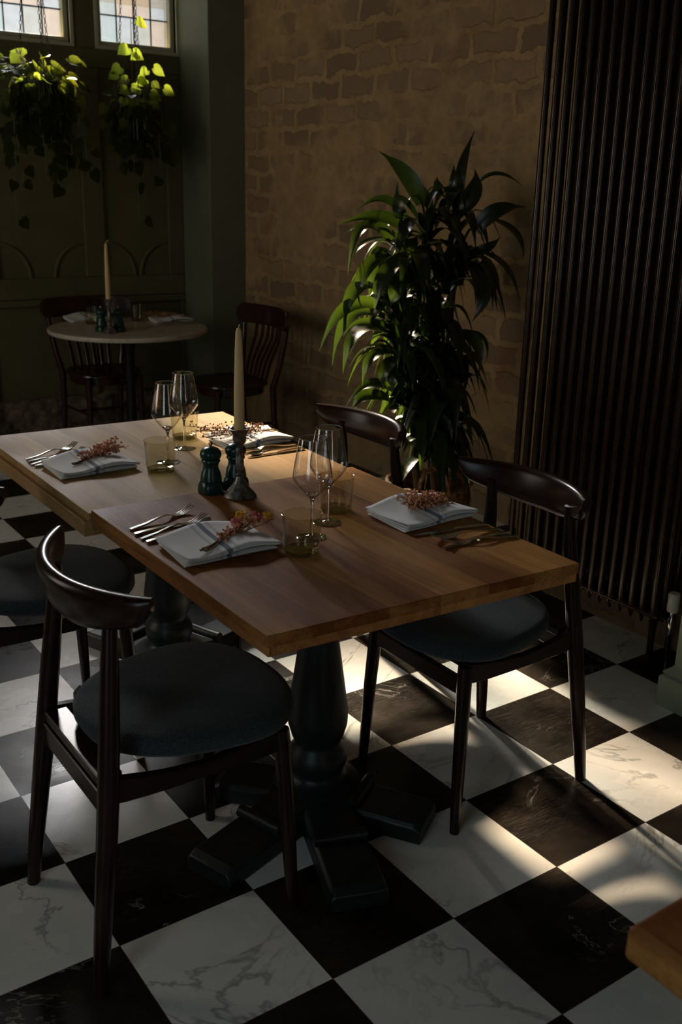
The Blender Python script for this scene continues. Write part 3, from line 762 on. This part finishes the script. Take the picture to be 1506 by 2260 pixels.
def make_wine(label):
    t = thing('wine_glass', label, 'glass', (0, 0, 0), 0, 'clear wine glasses')
    MB().lathe([(.0065, .098), (.018, .109), (.034, .127), (.0450, .143), (.0475, .150), (.0470, .158), (.0435, .180), (.0385, .208), (.0340, .233), (.0318, .244)], 56, cap=False).build('bowl', M['glass'], t)
    MB().lathe([(.0315, .2435), (.0322, .2445), (.0315, .2455)], 56, cap=False).build('rim', M['rimglass'], t)
    t2 = NT('solid_clear_glass') if 'solidglass' not in M else None
    if t2:
        t2.t.nodes.remove(t2.b); gg = t2.n('ShaderNodeBsdfGlass'); gg.inputs['Roughness'].default_value = 0.0; gg.inputs['IOR'].default_value = 1.5
        t2.l(gg.outputs[0], t2.out.inputs[0]); M['solidglass'] = t2.m
    MB().lathe([(.0040, .006), (.0034, .02), (.0032, .06), (.0036, .088), (.0062, .098), (.0160, .1078), (.012, .111), (.003, .112)], 20).build('stem', M['solidglass'], t)
    MB().lathe([(.0355, .0005), (.0362, .0012), (.034, .0022), (.020, .0034), (.008, .0058), (.0042, .009)], 48).build('foot', M['glass'], t)
    return t
w1 = make_wine('clear wine glass on the brown table, the nearer of its two, behind the near tumbler')
w1.location = (-.381, .198, .76)
dup(w1, (-.288, .268, .76), 0, 'clear wine glass on the brown table, the farther of its two, beside the amber tumbler')
dup(w1, (-.365, 1.019, .75), 0, 'clear wine glass on the pale table, the nearer of its two')
dup(w1, (-.249, 1.143, .75), 0, 'clear wine glass on the pale table, the farther of its two')

# napkins: folded four-layer cloth, fold along the near long side, stripes across
def make_napkin(label):
    rr = random.Random(5)
    W, D, n = .234, .168, 26
    path = []
    def seg(y0, y1, z, m_): return [(y0 + (y1 - y0) * i / m_, z) for i in range(m_ + 1)]
    z0, gap, m_ = .0022, .0064, 14
    path += seg(D / 2, -D / 2 + .006, z0, m_)
    layers = [path[:]]
    path += [(-D / 2, z0 + gap * .5)] + seg(-D / 2 + .005, D / 2 - .006, z0 + gap, m_)
    path += [(D / 2 - .001, z0 + gap * 1.5)] + seg(D / 2 - .008, -D / 2 + .002, z0 + 2 * gap, m_)
    path += [(-D / 2 - .006, z0 + 2.4 * gap), (-D / 2 - .003, z0 + 3.1 * gap)] + seg(-D / 2 + .006, D / 2 - .004, z0 + 3.25 * gap, m_)
    mb = MB(); rs = []
    for i in range(n + 1):
        x = -W / 2 + W * i / n
        row = []
        for (y, z) in path:
            lift = .0065 * math.sin(3.2 * x / W * 2 + 1.1 + y * 9) * (z / .02) + .0045 * max(0, y / D * 2) ** 2 * (z / .02) * (1 + math.sin(7 * x + 1))
            edge = .004 * math.sin(20 * y + z * 150) * (1 if i in (0, n) else 0)
            row.append((x + edge + y * .02, y + .003 * math.sin(9 * x + z * 100), max(.0012, z + max(-.3 * z, lift))))
        rs.append(row)
    L = len(path)
    vs = [p for r in rs for p in r]
    mb.add(vs, [(i * L + j, (i + 1) * L + j, (i + 1) * L + j + 1, i * L + j + 1) for i in range(n) for j in range(L - 1)])
    o = mb.build('napkin', M['napkin'], None, angle=75)
    so = o.modifiers.new('thickness', 'SOLIDIFY'); so.thickness = .0016; so.offset = 0
    return tag(o, label, 'napkin', 'white napkins with blue stripes')
n1 = make_napkin('folded white napkin with blue stripes, nearest the camera on the brown table')
n1.location = (-.607, .248, .7605); n1.rotation_euler = (0, 0, -.02)
def ncopy(loc, rz, label):
    o = n1.copy(); COL.objects.link(o); o.location = loc; o.rotation_euler = (0, 0, rz); o['label'] = label; return o
ncopy((-.592, 1.075, .7505), .03, 'folded white napkin with blue stripes on the left of the pale table')
ncopy((-.050, .188, .7605), PI * 0 + .02, 'folded white napkin with blue stripes at the right-hand edge of the brown table')
ncopy((-.022, 1.125, .7505), -.02, 'folded white napkin with blue stripes in sunlight at the right of the pale table')
ncopy((.62, 4.225, .7505), .0, 'rolled-edge napkin behind the tumblers on the left of the round marble table')
ncopy((1.06, 3.98, .7505), -.12, 'folded napkin at the right of the round marble table')

# cutlery (handle starts at local x=0, tip at +x), resting on the table
def make_fork(label, L=.205):
    t = thing('fork', label, 'fork', (0, 0, 0), 0, 'steel forks')
    h = [(0, 0, .0035), (.012, 0, .0036), (.05, 0, .0055), (.09, 0, .0115), (.118, 0, .0125), (.132, 0, .0080), (.140, 0, .0050)]
    MB().bar(h, [.008, .012, .0085, .0060, .0055, .012, .021], [.004, .005, .0040, .0036, .003, .0026, .0022]).build('handle', M['steel'], t)
    tn = MB()
    tn.bar([(.139, 0, .0045), (.150, 0, .0036), (.158, 0, .0035)], [.020, .0245, .0245], .0022)
    for k in range(4):
        y = -.0101 + .00675 * k
        tn.bar([(.156, y, .0035), (.175, y, .0060), (.192, y * .96, .0120), (L, y * .93, .0185)], [.0038, .0036, .0030, .0018], .0018)
    tn.build('tines', M['steel'], t)
    return t
def make_knife(label):
    t = thing('table_knife', label, 'knife', (0, 0, 0), 0, 'steel knives')
    MB().bar([(0, 0, .004), (.01, 0, .0045), (.05, 0, .005), (.095, 0, .0046), (.102, 0, .004)], [.008, .0125, .0115, .009, .010], [.005, .007, .0075, .006, .004]).build('handle', M['steel'], t)
    b = MB(); rs = []
    for x, w0, w1_ in ((.100, -.005, .005), (.108, -.008, .006), (.15, -.0095, .006), (.19, -.009, .006), (.207, -.006, .0055), (.215, -.0005, .004)):
        rs.append([(x, w0, .0028), (x, w1_, .0022), (x, w1_, .0042), (x, w0, .0032)])
    b.rings(rs).build('blade', M['steel'], t)
    return t
def make_spoon(label):
    t = thing('spoon', label, 'spoon', (0, 0, 0), 0, 'steel spoons')
    MB().bar([(0, 0, .0035), (.012, 0, .0036), (.05, 0, .0045), (.10, 0, .008), (.130, 0, .0075), (.14, 0, .006)], [.008, .012, .0085, .006, .006, .009], .004).build('handle', M['steel'], t)
    rs = []
    for i in range(9):
        s = i / 8; r = .0195 * math.sin(PI * (.06 + .9 * s)) ** .7; x = .137 + .058 * s
        rs.append([(x, r * math.cos(PI + PI * j / 10), .0085 - .0075 * math.sin(PI * (.08 + .84 * s)) * math.sin(PI * j / 10)) for j in range(11)])
    vs = [p for r in rs for p in r]
    o = MB().add(vs, [(i * 11 + j, (i + 1) * 11 + j, (i + 1) * 11 + j + 1, i * 11 + j + 1) for i in range(8) for j in range(10)]).build('bowl', M['steel'], t)
    so = o.modifiers.new('thickness', 'SOLIDIFY'); so.thickness = .0012; so.offset = 1
    return t
fk = make_fork('steel fork farthest from the napkin nearest the camera'); fk.location = (-.731, .462, .760); fk.rotation_euler = (0, 0, .30)
kn = make_knife('steel knife between the two forks at the setting nearest the camera'); kn.location = (-.736, .422, .760); kn.rotation_euler = (0, 0, .10)
dup(fk, (-.737, .386, .760), .28, 'steel fork touching the napkin side at the setting nearest the camera')
dup(kn, (-.735, .358, .760), .07, 'steel knife closest to the napkin at the setting nearest the camera')
# far-left setting
dup(fk, (-.727, 1.245, .750), .42, 'steel fork farthest from the napkin on the left of the pale table')
dup(kn, (-.731, 1.213, .750), .20, 'steel knife between the forks on the left of the pale table')
dup(fk, (-.733, 1.183, .750), .36, 'steel fork nearer the napkin on the left of the pale table')
dup(kn, (-.731, 1.192 - .035, .750), .12, 'steel knife closest to the napkin on the left of the pale table')
# near-right setting: handles to the right
dup(kn, (.047, .040, .760), PI - .16, 'dark-looking knife nearest the napkin at the right-hand edge of the brown table')
dup(fk, (.049, .002, .760), PI - .12, 'dark-looking fork in the middle of the cutlery at the right-hand edge of the brown table')
dup(kn, (.050, -.030, .760), PI + .02, 'dark-looking knife farthest from the napkin at the right-hand edge of the brown table')
dup(fk, (.048, -.062, .760), PI - .22, 'dark-looking fork crossing the outer knife at the right-hand edge of the brown table')
# far-right setting
sp_ = make_spoon('steel spoon shining in front of the sunlit napkin on the pale table'); sp_.location = (.072, .975, .750); sp_.rotation_euler = (0, 0, PI + .10)
dup(fk, (.088, 1.005, .750), PI - .02, 'steel fork between spoon and sunlit napkin on the pale table')
dup(kn, (.080, .945, .750), PI + .03, 'steel knife in front of the spoon on the pale table')
# round table setting
dup(fk, (1.150, 3.845, .750), PI - .25, 'fork at the right of the round marble table')
dup(kn, (1.140, 3.80, .750), PI - .10, 'knife at the right of the round marble table')

# dried flower sprigs on the napkins
def sprig(label, loc, rz, seed, spread, stem_len, heads, bud_mat, nbud=120, blen=.13, tw=True, sw=.05):
    r = random.Random(seed)
    t = thing('dried_flower_sprig', label, 'flowers', loc, rz, None)
    st = MB(); bd = MB()
    for k in range(9):
        a = r.uniform(-spread, spread); L = blen * r.uniform(.7, 1.05)
        tail = (-stem_len * r.uniform(.8, 1.0), -a * stem_len * .55 + r.uniform(-.006, .006), .002 + r.uniform(0, .004))
        tip = (L, a * L * 1.1, .012 + r.uniform(-.002, .022))
        p = thru(tail, (0, r.uniform(-.004, .004), .005 + r.uniform(0, .004)), tip, 8)
        st.tube(p, [.0012] * 9, 5)
        for q in range(nbud // 9):
            s = r.uniform(.42, 1.0); i = s * 8; i0 = min(7, int(i)); c = p[i0].lerp(p[i0 + 1], i - i0)
            d = Vector((r.uniform(-1, 1), r.uniform(-1, 1), r.uniform(-.3, 1))) * sw * .30 * (1.15 - abs(s - .7))
            e = c + d; e.z = max(.003, e.z)
            st.tube([c, e], .00045, 3, cap=False)
            bd.ball(e, r.uniform(.0020, .0042), 4)
    st.build('stems', M['dry'], t); bd.build('blossoms', M[bud_mat], t)
    for (x, y, z, R_, mt) in heads:
        hb = MB(); 
        hb.ball((x, y, z), R_ * .62, 6, .8)
        for q in range(60):
            u = Vector((r.gauss(0, 1), r.gauss(0, 1), r.gauss(0, 1) * .8)).normalized()
            hb.ball(Vector((x, y, z)) + u * R_ * r.uniform(.65, .95), R_ * .22, 4)
        hb.build('flower_head', M[mt], t)
    if tw:
        pts = [(0.0 + .003 * math.cos(a), .010 * math.cos(a), .006 + .008 * math.sin(a)) for a in [2 * PI * i / 12 for i in range(12)]]
        MB().tube(pts, .0012, 5, closed=True).tube([(.0, .004, .013), (.012, .022, .010), (.028, .016, .004), (.014, .004, .006)], .0009, 5).build('twine', M['dry'], t)
    return t
sprig('dried posy with pink and yellow flowers on the napkin nearest the camera', (-.605, .225, .7815), .42, 11, .22, .085,
      ((.072, .020, .024, .012, 'pink'), (.112, .034, .026, .013, 'yellow'), (.128, .004, .024, .0155, 'pink'), (.158, -.012, .022, .0125, 'yellow')), 'peach', 150, .15, True, .045)
sprig('dried peach-coloured posy on the left napkin of the pale table', (-.600, 1.075, .7715), .30, 12, .25, .060,
      ((.07, .004, .022, .015, 'peach'), (.095, -.012, .022, .014, 'peach'), (.075, .035, .024, .009, 'peach')), 'peach', 240, .14, True, .07)
sprig('dried peach blossom posy on the right-hand napkin of the brown table', (.000, .190, .7815), PI + .08, 13, .34, .060,
      ((.050, .012, .018, .015, 'peach'), (.072, -.014, .016, .014, 'rust'), (.062, -.002, .025, .009, 'yellow')), 'peach', 380, .105, True, .085)
sprig('loose brown dried sprig on the sunlit napkin of the pale table', (.010, 1.140, .7715), PI - .06, 14, .30, .085,
      ((.06, -.010, .018, .012, 'rust'),), 'rust', 260, .22, True, .08)
sprig('dried pinkish posy on the right napkin of the round marble table', (1.08, 3.98, .7715), 2.9, 15, .3, .09,
      ((.05, .0, .018, .016, 'peach'),), 'rust', 160, .19, False, .08)

# ---------------------------------------------------------------- dracaena in its basket
def leaf_strip(mb, path, w, face, fold=.25, droop=0.0, ws=None):
    n = len(path) - 1; rows = []
    for i, p in enumerate(path):
        s = i / n
        t = (path[min(i + 1, n)] - path[max(i - 1, 0)]).normalized()
        side = t.cross(face)
        if side.length < 1e-4: side = t.cross(Vector((0, 0, 1)))
        side.normalize(); nor = side.cross(t).normalized()
        ww = w * .5 * (.30 + .70 * math.sin(PI * min(1, s * 1.15 + .08)) ** .8 if s < .8 else max(.02, (1 - s) / .2) * .93)
        if s >= .8: ww = w * .5 * (.30 + .70 * math.sin(PI * min(1, .8 * 1.15 + .08)) ** .8) * max(.03, (1 - s) / .2)
        up = nor * (ww * fold)
        rows.append([p - side * ww + up, p - side * ww * .5 + up * .35, p, p + side * ww * .5 + up * .35, p + side * ww + up])
    vs = [q for r in rows for q in r]
    mb.add(vs, [(i * 5 + j, (i + 1) * 5 + j, (i + 1) * 5 + j + 1, i * 5 + j + 1) for i in range(n) for j in range(4)])
LEAVES = [
 ([(1.213,1.798,1.496),(1.144,1.829,1.614),(1.085,1.947,1.707)], 0.055),
 ([(1.456,1.828,1.517),(1.451,1.82,1.65),(1.548,1.855,1.813)], 0.035),
 ([(1.362,1.766,1.517),(1.343,1.745,1.591),(1.376,1.788,1.662)], 0.03),
 ([(1.338,1.783,1.516),(1.284,1.774,1.562),(1.309,1.814,1.609)], 0.04),
 ([(1.359,1.742,1.452),(1.404,1.684,1.547),(1.446,1.732,1.646)], 0.06),
 ([(1.452,1.726,1.575),(1.504,1.645,1.627),(1.609,1.587,1.571)], 0.016),
 ([(1.386,1.634,1.391),(1.443,1.564,1.477),(1.567,1.521,1.492)], 0.055),
 ([(1.457,1.603,1.439),(1.492,1.49,1.379),(1.518,1.47,1.277)], 0.03),
 ([(1.338,1.631,1.298),(1.378,1.549,1.325),(1.455,1.552,1.372)], 0.035),
 ([(1.407,1.65,1.305),(1.465,1.521,1.246),(1.514,1.465,1.097)], 0.04),
 ([(1.198,1.772,1.404),(1.126,1.798,1.504),(1.102,1.862,1.525)], 0.035),
 ([(1.158,1.8,1.403),(1.057,1.85,1.512),(0.959,1.935,1.453)], 0.03),
 ([(1.119,1.749,1.368),(0.991,1.805,1.443),(0.857,1.92,1.398)], 0.045),
 ([(1.077,1.771,1.349),(0.963,1.814,1.417),(0.872,1.894,1.359)], 0.03),
 ([(1.022,1.747,1.351),(0.897,1.787,1.395),(0.835,1.794,1.204)], 0.05),
 ([(1.015,1.755,1.359),(0.887,1.77,1.333),(0.859,1.798,1.255)], 0.03),
 ([(0.973,1.696,1.3),(0.847,1.693,1.23),(0.821,1.698,1.1)], 0.05),
 ([(0.919,1.677,1.156),(0.805,1.695,1.159),(0.733,1.704,0.96)], 0.055),
 ([(0.922,1.647,1.086),(0.762,1.696,1.088),(0.66,1.737,0.913)], 0.045),
 ([(0.916,1.637,1.05),(0.764,1.681,1.053),(0.693,1.69,0.853)], 0.04),
 ([(0.932,1.608,1.006),(0.806,1.643,1.033),(0.749,1.698,0.974)], 0.03),
 ([(0.928,1.601,0.98),(0.784,1.642,0.992),(0.725,1.657,0.827)], 0.06),
 ([(0.893,1.536,0.917),(0.784,1.544,0.905),(0.754,1.558,0.791)], 0.04),
 ([(0.913,1.515,0.9),(0.822,1.5,0.863),(0.823,1.503,0.775)], 0.045),
 ([(0.973,1.53,0.883),(0.883,1.511,0.837),(0.882,1.517,0.752)], 0.05),
 ([(1.014,1.509,0.902),(0.984,1.437,0.832),(0.979,1.448,0.752)], 0.05),
 ([(1.01,1.608,1.305),(0.881,1.6,1.219),(0.84,1.61,1.075)], 0.06),
 ([(0.979,1.609,1.251),(0.91,1.559,1.168),(0.899,1.58,1.103)], 0.055),
 ([(1.235,1.571,0.964),(1.276,1.47,0.946),(1.287,1.446,0.808)], 0.045),
 ([(1.286,1.6,0.967),(1.337,1.496,0.958),(1.356,1.48,0.852)], 0.025),
 ([(1.21,1.566,0.909),(1.215,1.473,0.845),(1.221,1.46,0.726)], 0.04),
 ([(1.331,1.618,1.252),(1.367,1.512,1.212),(1.374,1.487,1.063)], 0.04),
 ([(1.311,1.566,1.247),(1.301,1.467,1.144),(1.26,1.488,1.027)], 0.05),
 ([(0.898,1.533,0.757),(0.789,1.559,0.791),(0.71,1.614,0.695)], 0.045),
 ([(0.848,1.497,0.74),(0.737,1.518,0.757),(0.698,1.555,0.685)], 0.045),
 ([(1.009,1.427,0.69),(1.048,1.327,0.667),(1.072,1.311,0.573)], 0.03),
 ([(0.975,1.385,0.683),(0.99,1.301,0.66),(1.016,1.292,0.589)], 0.03),
 ([(1.12,1.77,1.423),(1.066,1.766,1.477),(1.1,1.823,1.586)], 0.04),
 ([(1.322,1.835,1.458),(1.26,1.844,1.533),(1.276,1.9,1.603)], 0.04),
 ([(0.986,1.645,1.194),(0.892,1.662,1.231),(0.864,1.68,1.131)], 0.06),
 ([(1.02,1.726,1.297),(0.935,1.723,1.299),(0.906,1.752,1.224)], 0.05)]

CROWNS = [(1.209, 1.753, 1.377), (1.397, 1.768, 1.423), (1.063, 1.668, 1.226), (1.282, 1.688, 1.181), (0.985, 1.647, 1.036), (1.164, 1.62, 0.962), (0.944, 1.554, 0.891), (1.031, 1.504, 0.759), (0.90, 1.533, 0.721), (1.153, 1.584, 0.852), (1.36, 1.698, 1.216), (1.02, 1.447, 0.60), (1.0, 1.45, .50), (1.14, 1.50, .56), (.95, 1.46, .62), (1.10, 1.42, .70)]
BX, BY = 1.08, 1.50
DP = thing('potted_dracaena', 'tall dark green dracaena plant with arching strap leaves standing in the wicker basket', 'plant', (BX, BY, 0.012))
r = random.Random(21)
def rel3(p): return Vector(p) - Vector((BX, BY, 0.012))
nleaf = 0
viewdir = (CAM - Vector((1.1, 1.6, 1.0))).normalized()
def wallclamp(p):
    if p.x > XR - .02 - BX: p.x = XR - .02 - BX
    return p
for pts, w in LEAVES:
    path = thru(rel3(pts[0]), rel3(pts[1]), rel3(pts[2]), 12)
    path = [wallclamp(p) for p in path]
    mb = MB(); face = (viewdir * .8 + Vector((0, 0, .8)) + Vector((r.uniform(-.5, .5), r.uniform(-.5, .5), 0))).normalized()
    leaf_strip(mb, path, w * 1.38, face)
    mb.build('leaf', M['dracaena'], DP, angle=80); nleaf += 1
rest = MB()
for ci, c in enumerate(CROWNS):
    cnt = 22 if ci not in (0, 1) else 15
    for k in range(cnt):
        az = r.uniform(0, 2 * PI); el = math.radians(r.uniform(-5, 70)); L = r.uniform(.20, .34) * (.85 if ci in (0, 1) else 1)
        d = Vector((math.cos(az) * math.cos(el), math.sin(az) * math.cos(el), math.sin(el)))
        c0 = rel3(c) + Vector((0, 0, r.uniform(-.06, .05)))
        mid = c0 + d * L * .55; tip = c0 + d * L * .75 + Vector((0, 0, -L * r.uniform(.45, .85))) + Vector((math.cos(az), math.sin(az), 0)) * .05
        if c[0] + (tip.x - c0.x) < .80: continue
        path = [wallclamp(p) for p in thru(c0, mid, tip, 9)]
        mb = MB() if nleaf < 99 else rest
        leaf_strip(mb, path, r.uniform(.050, .078), Vector((0, 0, 1)) + d * .3)
        if mb is not rest:
            mb.build('leaf', M['dracaena'], DP, angle=80)
        nleaf += 1
ro = rest.build('foliage', M['dracaena'], DP, angle=80); ro['kind'] = 'stuff'
for k, (top, b) in enumerate((((1.40, 1.76, 1.40), (.03, .04)), ((1.20, 1.75, 1.36), (.0, .05)), ((1.06, 1.66, 1.20), (-.03, .03)), ((1.16, 1.61, .95), (.05, -.02)), ((.97, 1.55, .88), (-.05, -.01)), ((1.03, 1.49, .74), (0, -.05)))):
    p0 = Vector((b[0], b[1], .27)); p2 = rel3(top)
    MB().tube(thru(p0, (p0 + p2) / 2 + Vector((r.uniform(-.03, .03), r.uniform(-.03, .03), 0)), p2, 8), [.016, .015, .014, .013, .012, .012, .011, .010, .008], 10).build('cane', M['cane'], DP)
MB().lathe([(.10, .0), (.125, .02), (.135, .27), (.128, .27), (.125, .25)], 32).build('pot', M['pot'], DP)
MB().lathe([(.125, .245), (.08, .262), (.002, .268)], 24).build('soil', M['soil'], DP)

BK = thing('wicker_basket', 'round wicker basket with two braided handles holding the dracaena', 'basket', (BX, BY, 0))
rs_ = []
nb, nv = 96, 40
for j in range(nv + 1):
    s = j / nv; z = .004 + .346 * s; R_ = .150 + .035 * math.sin(PI * (.15 + .6 * s))
    rs_.append([((R_ + .0045 * math.sin(24 * 2 * PI * i / nb * .5 + PI * (j % 2))) * math.cos(2 * PI * i / nb), (R_ + .0045 * math.sin(12 * 2 * PI * i / nb + PI * (j % 2))) * math.sin(2 * PI * i / nb), z) for i in range(nb)])
wk = MB(); wk.rings(rs_, cap=False)
ob = wk.build('woven_body', M['wicker'], BK, angle=80)
so = ob.modifiers.new('thickness', 'SOLIDIFY'); so.thickness = .006; so.offset = -1
MB().lathe([(.0, .004), (.15, .004), (.15, .009), (.0, .009)], 32).build('basket_base', M['wicker'], BK)
rimp = [(.178 * math.cos(a), .178 * math.sin(a), .352 + .004 * math.sin(20 * a)) for a in [2 * PI * i / 64 for i in range(64)]]
MB().tube(rimp, .010, 8, closed=True).build('rim', M['wicker'], BK)
for ang in (238, -12):
    a0 = math.radians(ang); hb = MB()
    for ph in (0, PI):
        pts = []
        for i in range(31):
            s = i / 30; th = PI * s; off = .062 * math.cos(th); zz = .345 + .115 * math.sin(th) ** .8
            tw_ = 14 * s + ph
            pts.append((.178 * math.cos(a0) - off * math.sin(a0) + .006 * math.cos(tw_) * math.cos(a0), .178 * math.sin(a0) + off * math.cos(a0) + .006 * math.cos(tw_) * math.sin(a0), zz + .006 * math.sin(tw_)))
        hb.tube(pts, .007, 7)
    hb.build('handle', M['wicker'], BK)

# ---------------------------------------------------------------- hanging plants
def heart(mb, c, d, n, size):
    d = d.normalized(); s = d.cross(n).normalized(); n = s.cross(d).normalized()
    out = [(0, 0), (-.10, .22), (.04, .44), (.30, .50), (.60, .36), (.85, .14), (1.0, 0)]
    L = [(u, v) for u, v in out]; 
    mid = [(0, 0, 0), (.30, 0, -.05), (.60, 0, -.06), (.85, 0, -.05)]
    vs = []
    for u, v in L: vs.append(c + d * (u * size) + s * (v * size) + n * (size * (.10 * v - .18 * u * u)))
    for u, v in L[1:-1]: vs.append(c + d * (u * size) - s * (v * size) + n * (size * (.10 * v - .18 * u * u)))
    for u, v, w in mid[1:]: vs.append(c + d * (u * size) + n * (size * (w - .18 * u * u)))
    # idx: 0..6 right incl. base(0), tip(6); 7..11 left; 12,13,14 mid
    f = [(0, 1, 2, 12), (2, 3, 12), (3, 4, 13, 12), (4, 5, 14, 13), (5, 6, 14), (0, 12, 8, 7), (8, 12, 9), (9, 12, 13, 10), (10, 13, 14, 11), (11, 14, 6)]
    mb.add(vs, f)
def hanging(label, x, y, ztop, potr, vines, seed, n_top, spread):
    r = random.Random(seed)
    t = thing('hanging_plant', label, 'plant', (x, y, ztop), 0)
    MB().lathe([(potr * .70, -.16), (potr * .76, -.155), (potr, -.02), (potr * 1.04, -.015), (potr * 1.04, 0), (potr * .95, 0), (potr * .93, -.03), (.001, -.035)], 28).build('pot', M['pot'], t)
    ch = MB()
    for k in range(3):
        a = 2 * PI * k / 3 + .5; p0 = Vector((potr * math.cos(a), potr * math.sin(a), -.005)); p1 = Vector((0, 0, H - ztop - .06))
        nl = int((p1 - p0).length / .022); dv = (p1 - p0).normalized(); u = dv.cross(Vector((0, 1, 0))).normalized(); w = dv.cross(u)
        for i in range(nl):
            c = p0.lerp(p1, (i + .5) / nl); q = u if i % 2 else w
            ch.tube([c + dv * (.013 * math.cos(b)) + q * (.006 * math.sin(b)) for b in [2 * PI * j / 8 for j in range(8)]], .0019, 4, closed=True)
    ch.tube([(0, 0, H - ztop - .065), (0, 0, H - ztop)], .004, 6)
    ch.build('chain', M['lead'], t)
    st = MB(); fo = MB()
    for k in range(n_top):
        a = r.uniform(0, 2 * PI); rr_ = r.uniform(.2, 1) * spread; zz = r.uniform(-.02, .20) * (1 - .5 * rr_ / spread)
        b = Vector((potr * .6 * math.cos(a), potr * .6 * math.sin(a), -.02)); c = Vector((rr_ * math.cos(a), rr_ * math.sin(a) * .75, zz))
        st.tube(thru(b, (b + c) / 2 + Vector((0, 0, .04)), c, 4), .0022, 5)
        heart(fo, c, Vector((math.cos(a), math.sin(a) - .3, r.uniform(-.6, .3))), Vector((r.uniform(-.5, .5), -.6, .7)), r.uniform(.06, .095))
    for k in range(70):
        a = r.uniform(0, 2 * PI); zz = -r.uniform(0, .24); rr_ = potr * r.uniform(1.0, 1.45)
        b = Vector((potr * .8 * math.cos(a), potr * .8 * math.sin(a), 0)); c = Vector((rr_ * math.cos(a), rr_ * math.sin(a), zz))
        st.tube(thru(b, (b + c) / 2 + Vector((.02 * math.cos(a), .02 * math.sin(a), .02)), c, 3), .0018, 4)
        heart(fo, c, Vector((math.cos(a) * .6, math.sin(a) * .6, -r.uniform(.4, 1.2))), Vector((math.cos(a) + r.uniform(-.4, .4), math.sin(a), .4)), r.uniform(.055, .085))
    for (dx, dz, nl, leafy) in vines:
        a = math.atan2(r.uniform(-.6, .6), dx if abs(dx) > .02 else r.uniform(-.1, .1))
        b = Vector((potr * .8 * math.copysign(1, dx) * min(1, abs(dx) / potr), r.uniform(-.6, .3) * potr, 0)); e = Vector((dx, r.uniform(-.13, .06), dz))
        m_ = Vector((dx * 1.05, e.y, dz * .35)); p = bez(b, m_ + Vector((0, 0, .08)), e, 12)
        st.tube(p, .002, 5)
        for q in range(nl):
            s = (q + r.uniform(.2, 1)) / nl if leafy else (1 - q * .22 if q else 1.0)
            i = min(11.99, s * 12); c = p[int(i)].lerp(p[int(i) + 1], i - int(i))
            sd_ = r.choice((-1, 1)); tip = c + Vector((sd_ * r.uniform(.01, .04), r.uniform(-.04, .03), r.uniform(-.01, .03)))
            st.tube([c, tip], .0014, 4)
            heart(fo, tip, Vector((sd_ * r.uniform(.1, .8), r.uniform(-.5, .2), -r.uniform(.4, 1.1))), Vector((r.uniform(-.4, .4), -1, .3)), r.uniform(.055, .085))
    st.build('stems', M['stem'], t)
    fl = fo.build('foliage', M['pothos'], t, angle=80)
    return t
V1 = [(-.24 + .05 * i + .01 * (i % 3), -(.30 + .28 * ((i * 7) % 5) / 4), 11, True) for i in range(10)] + [(-.17, -.76, 3, False), (.18, -.44, 9, True), (.23, -.30, 7, True), (.10, -.52, 9, True), (.02, -.50, 9, True)]
hanging('large bushy heart-leaf plant hanging in front of the left window', .42, 4.22, 2.07, .105, V1, 31, 46, .25)
V2 = [(-.16 + .045 * i, -(.20 + .22 * ((i * 3) % 5) / 4), 8, True) for i in range(9)] + [(.02, -.66, 3, False), (.20, -.30, 5, True), (.03, -.36, 8, True)]
hanging('smaller trailing heart-leaf plant hanging in front of the right window', .985, 4.24, 1.995, .088, V2, 32, 11, .16)
# upright climbing shoots of the right plant
for o in [x for x in bpy.data.objects if x.name.startswith('hanging_plant') and x['label'].startswith('smaller')]:
    r = random.Random(5); st = MB(); fo = MB()
    for (dx, top, nl) in ((-.05, .27, 3), (.07, .25, 4), (-.01, .45, 3), (.12, .18, 2), (-.10, .14, 2)):
        p = thru((dx * .4, 0, -.02), (dx * 1.3, -.03, top * .5), (dx * .6, -.02, top), 10); st.tube(p, .0022, 5)
        for q in range(nl):
            s = (q + .8) / nl; i = min(9.99, s * 10); c = p[int(i)].lerp(p[int(i) + 1], i - int(i)); sd_ = (-1) ** q
            tip = c + Vector((sd_ * .03, -.02, .02)); st.tube([c, tip], .0014, 4)
            heart(fo, tip, Vector((sd_ * .9, -.2, -.5)), Vector((0, -1, .5)), r.uniform(.055, .08))
    st.build('climbing_stems', M['stem'], o); fo.build('climbing_foliage', M['pothos'], o, angle=80)
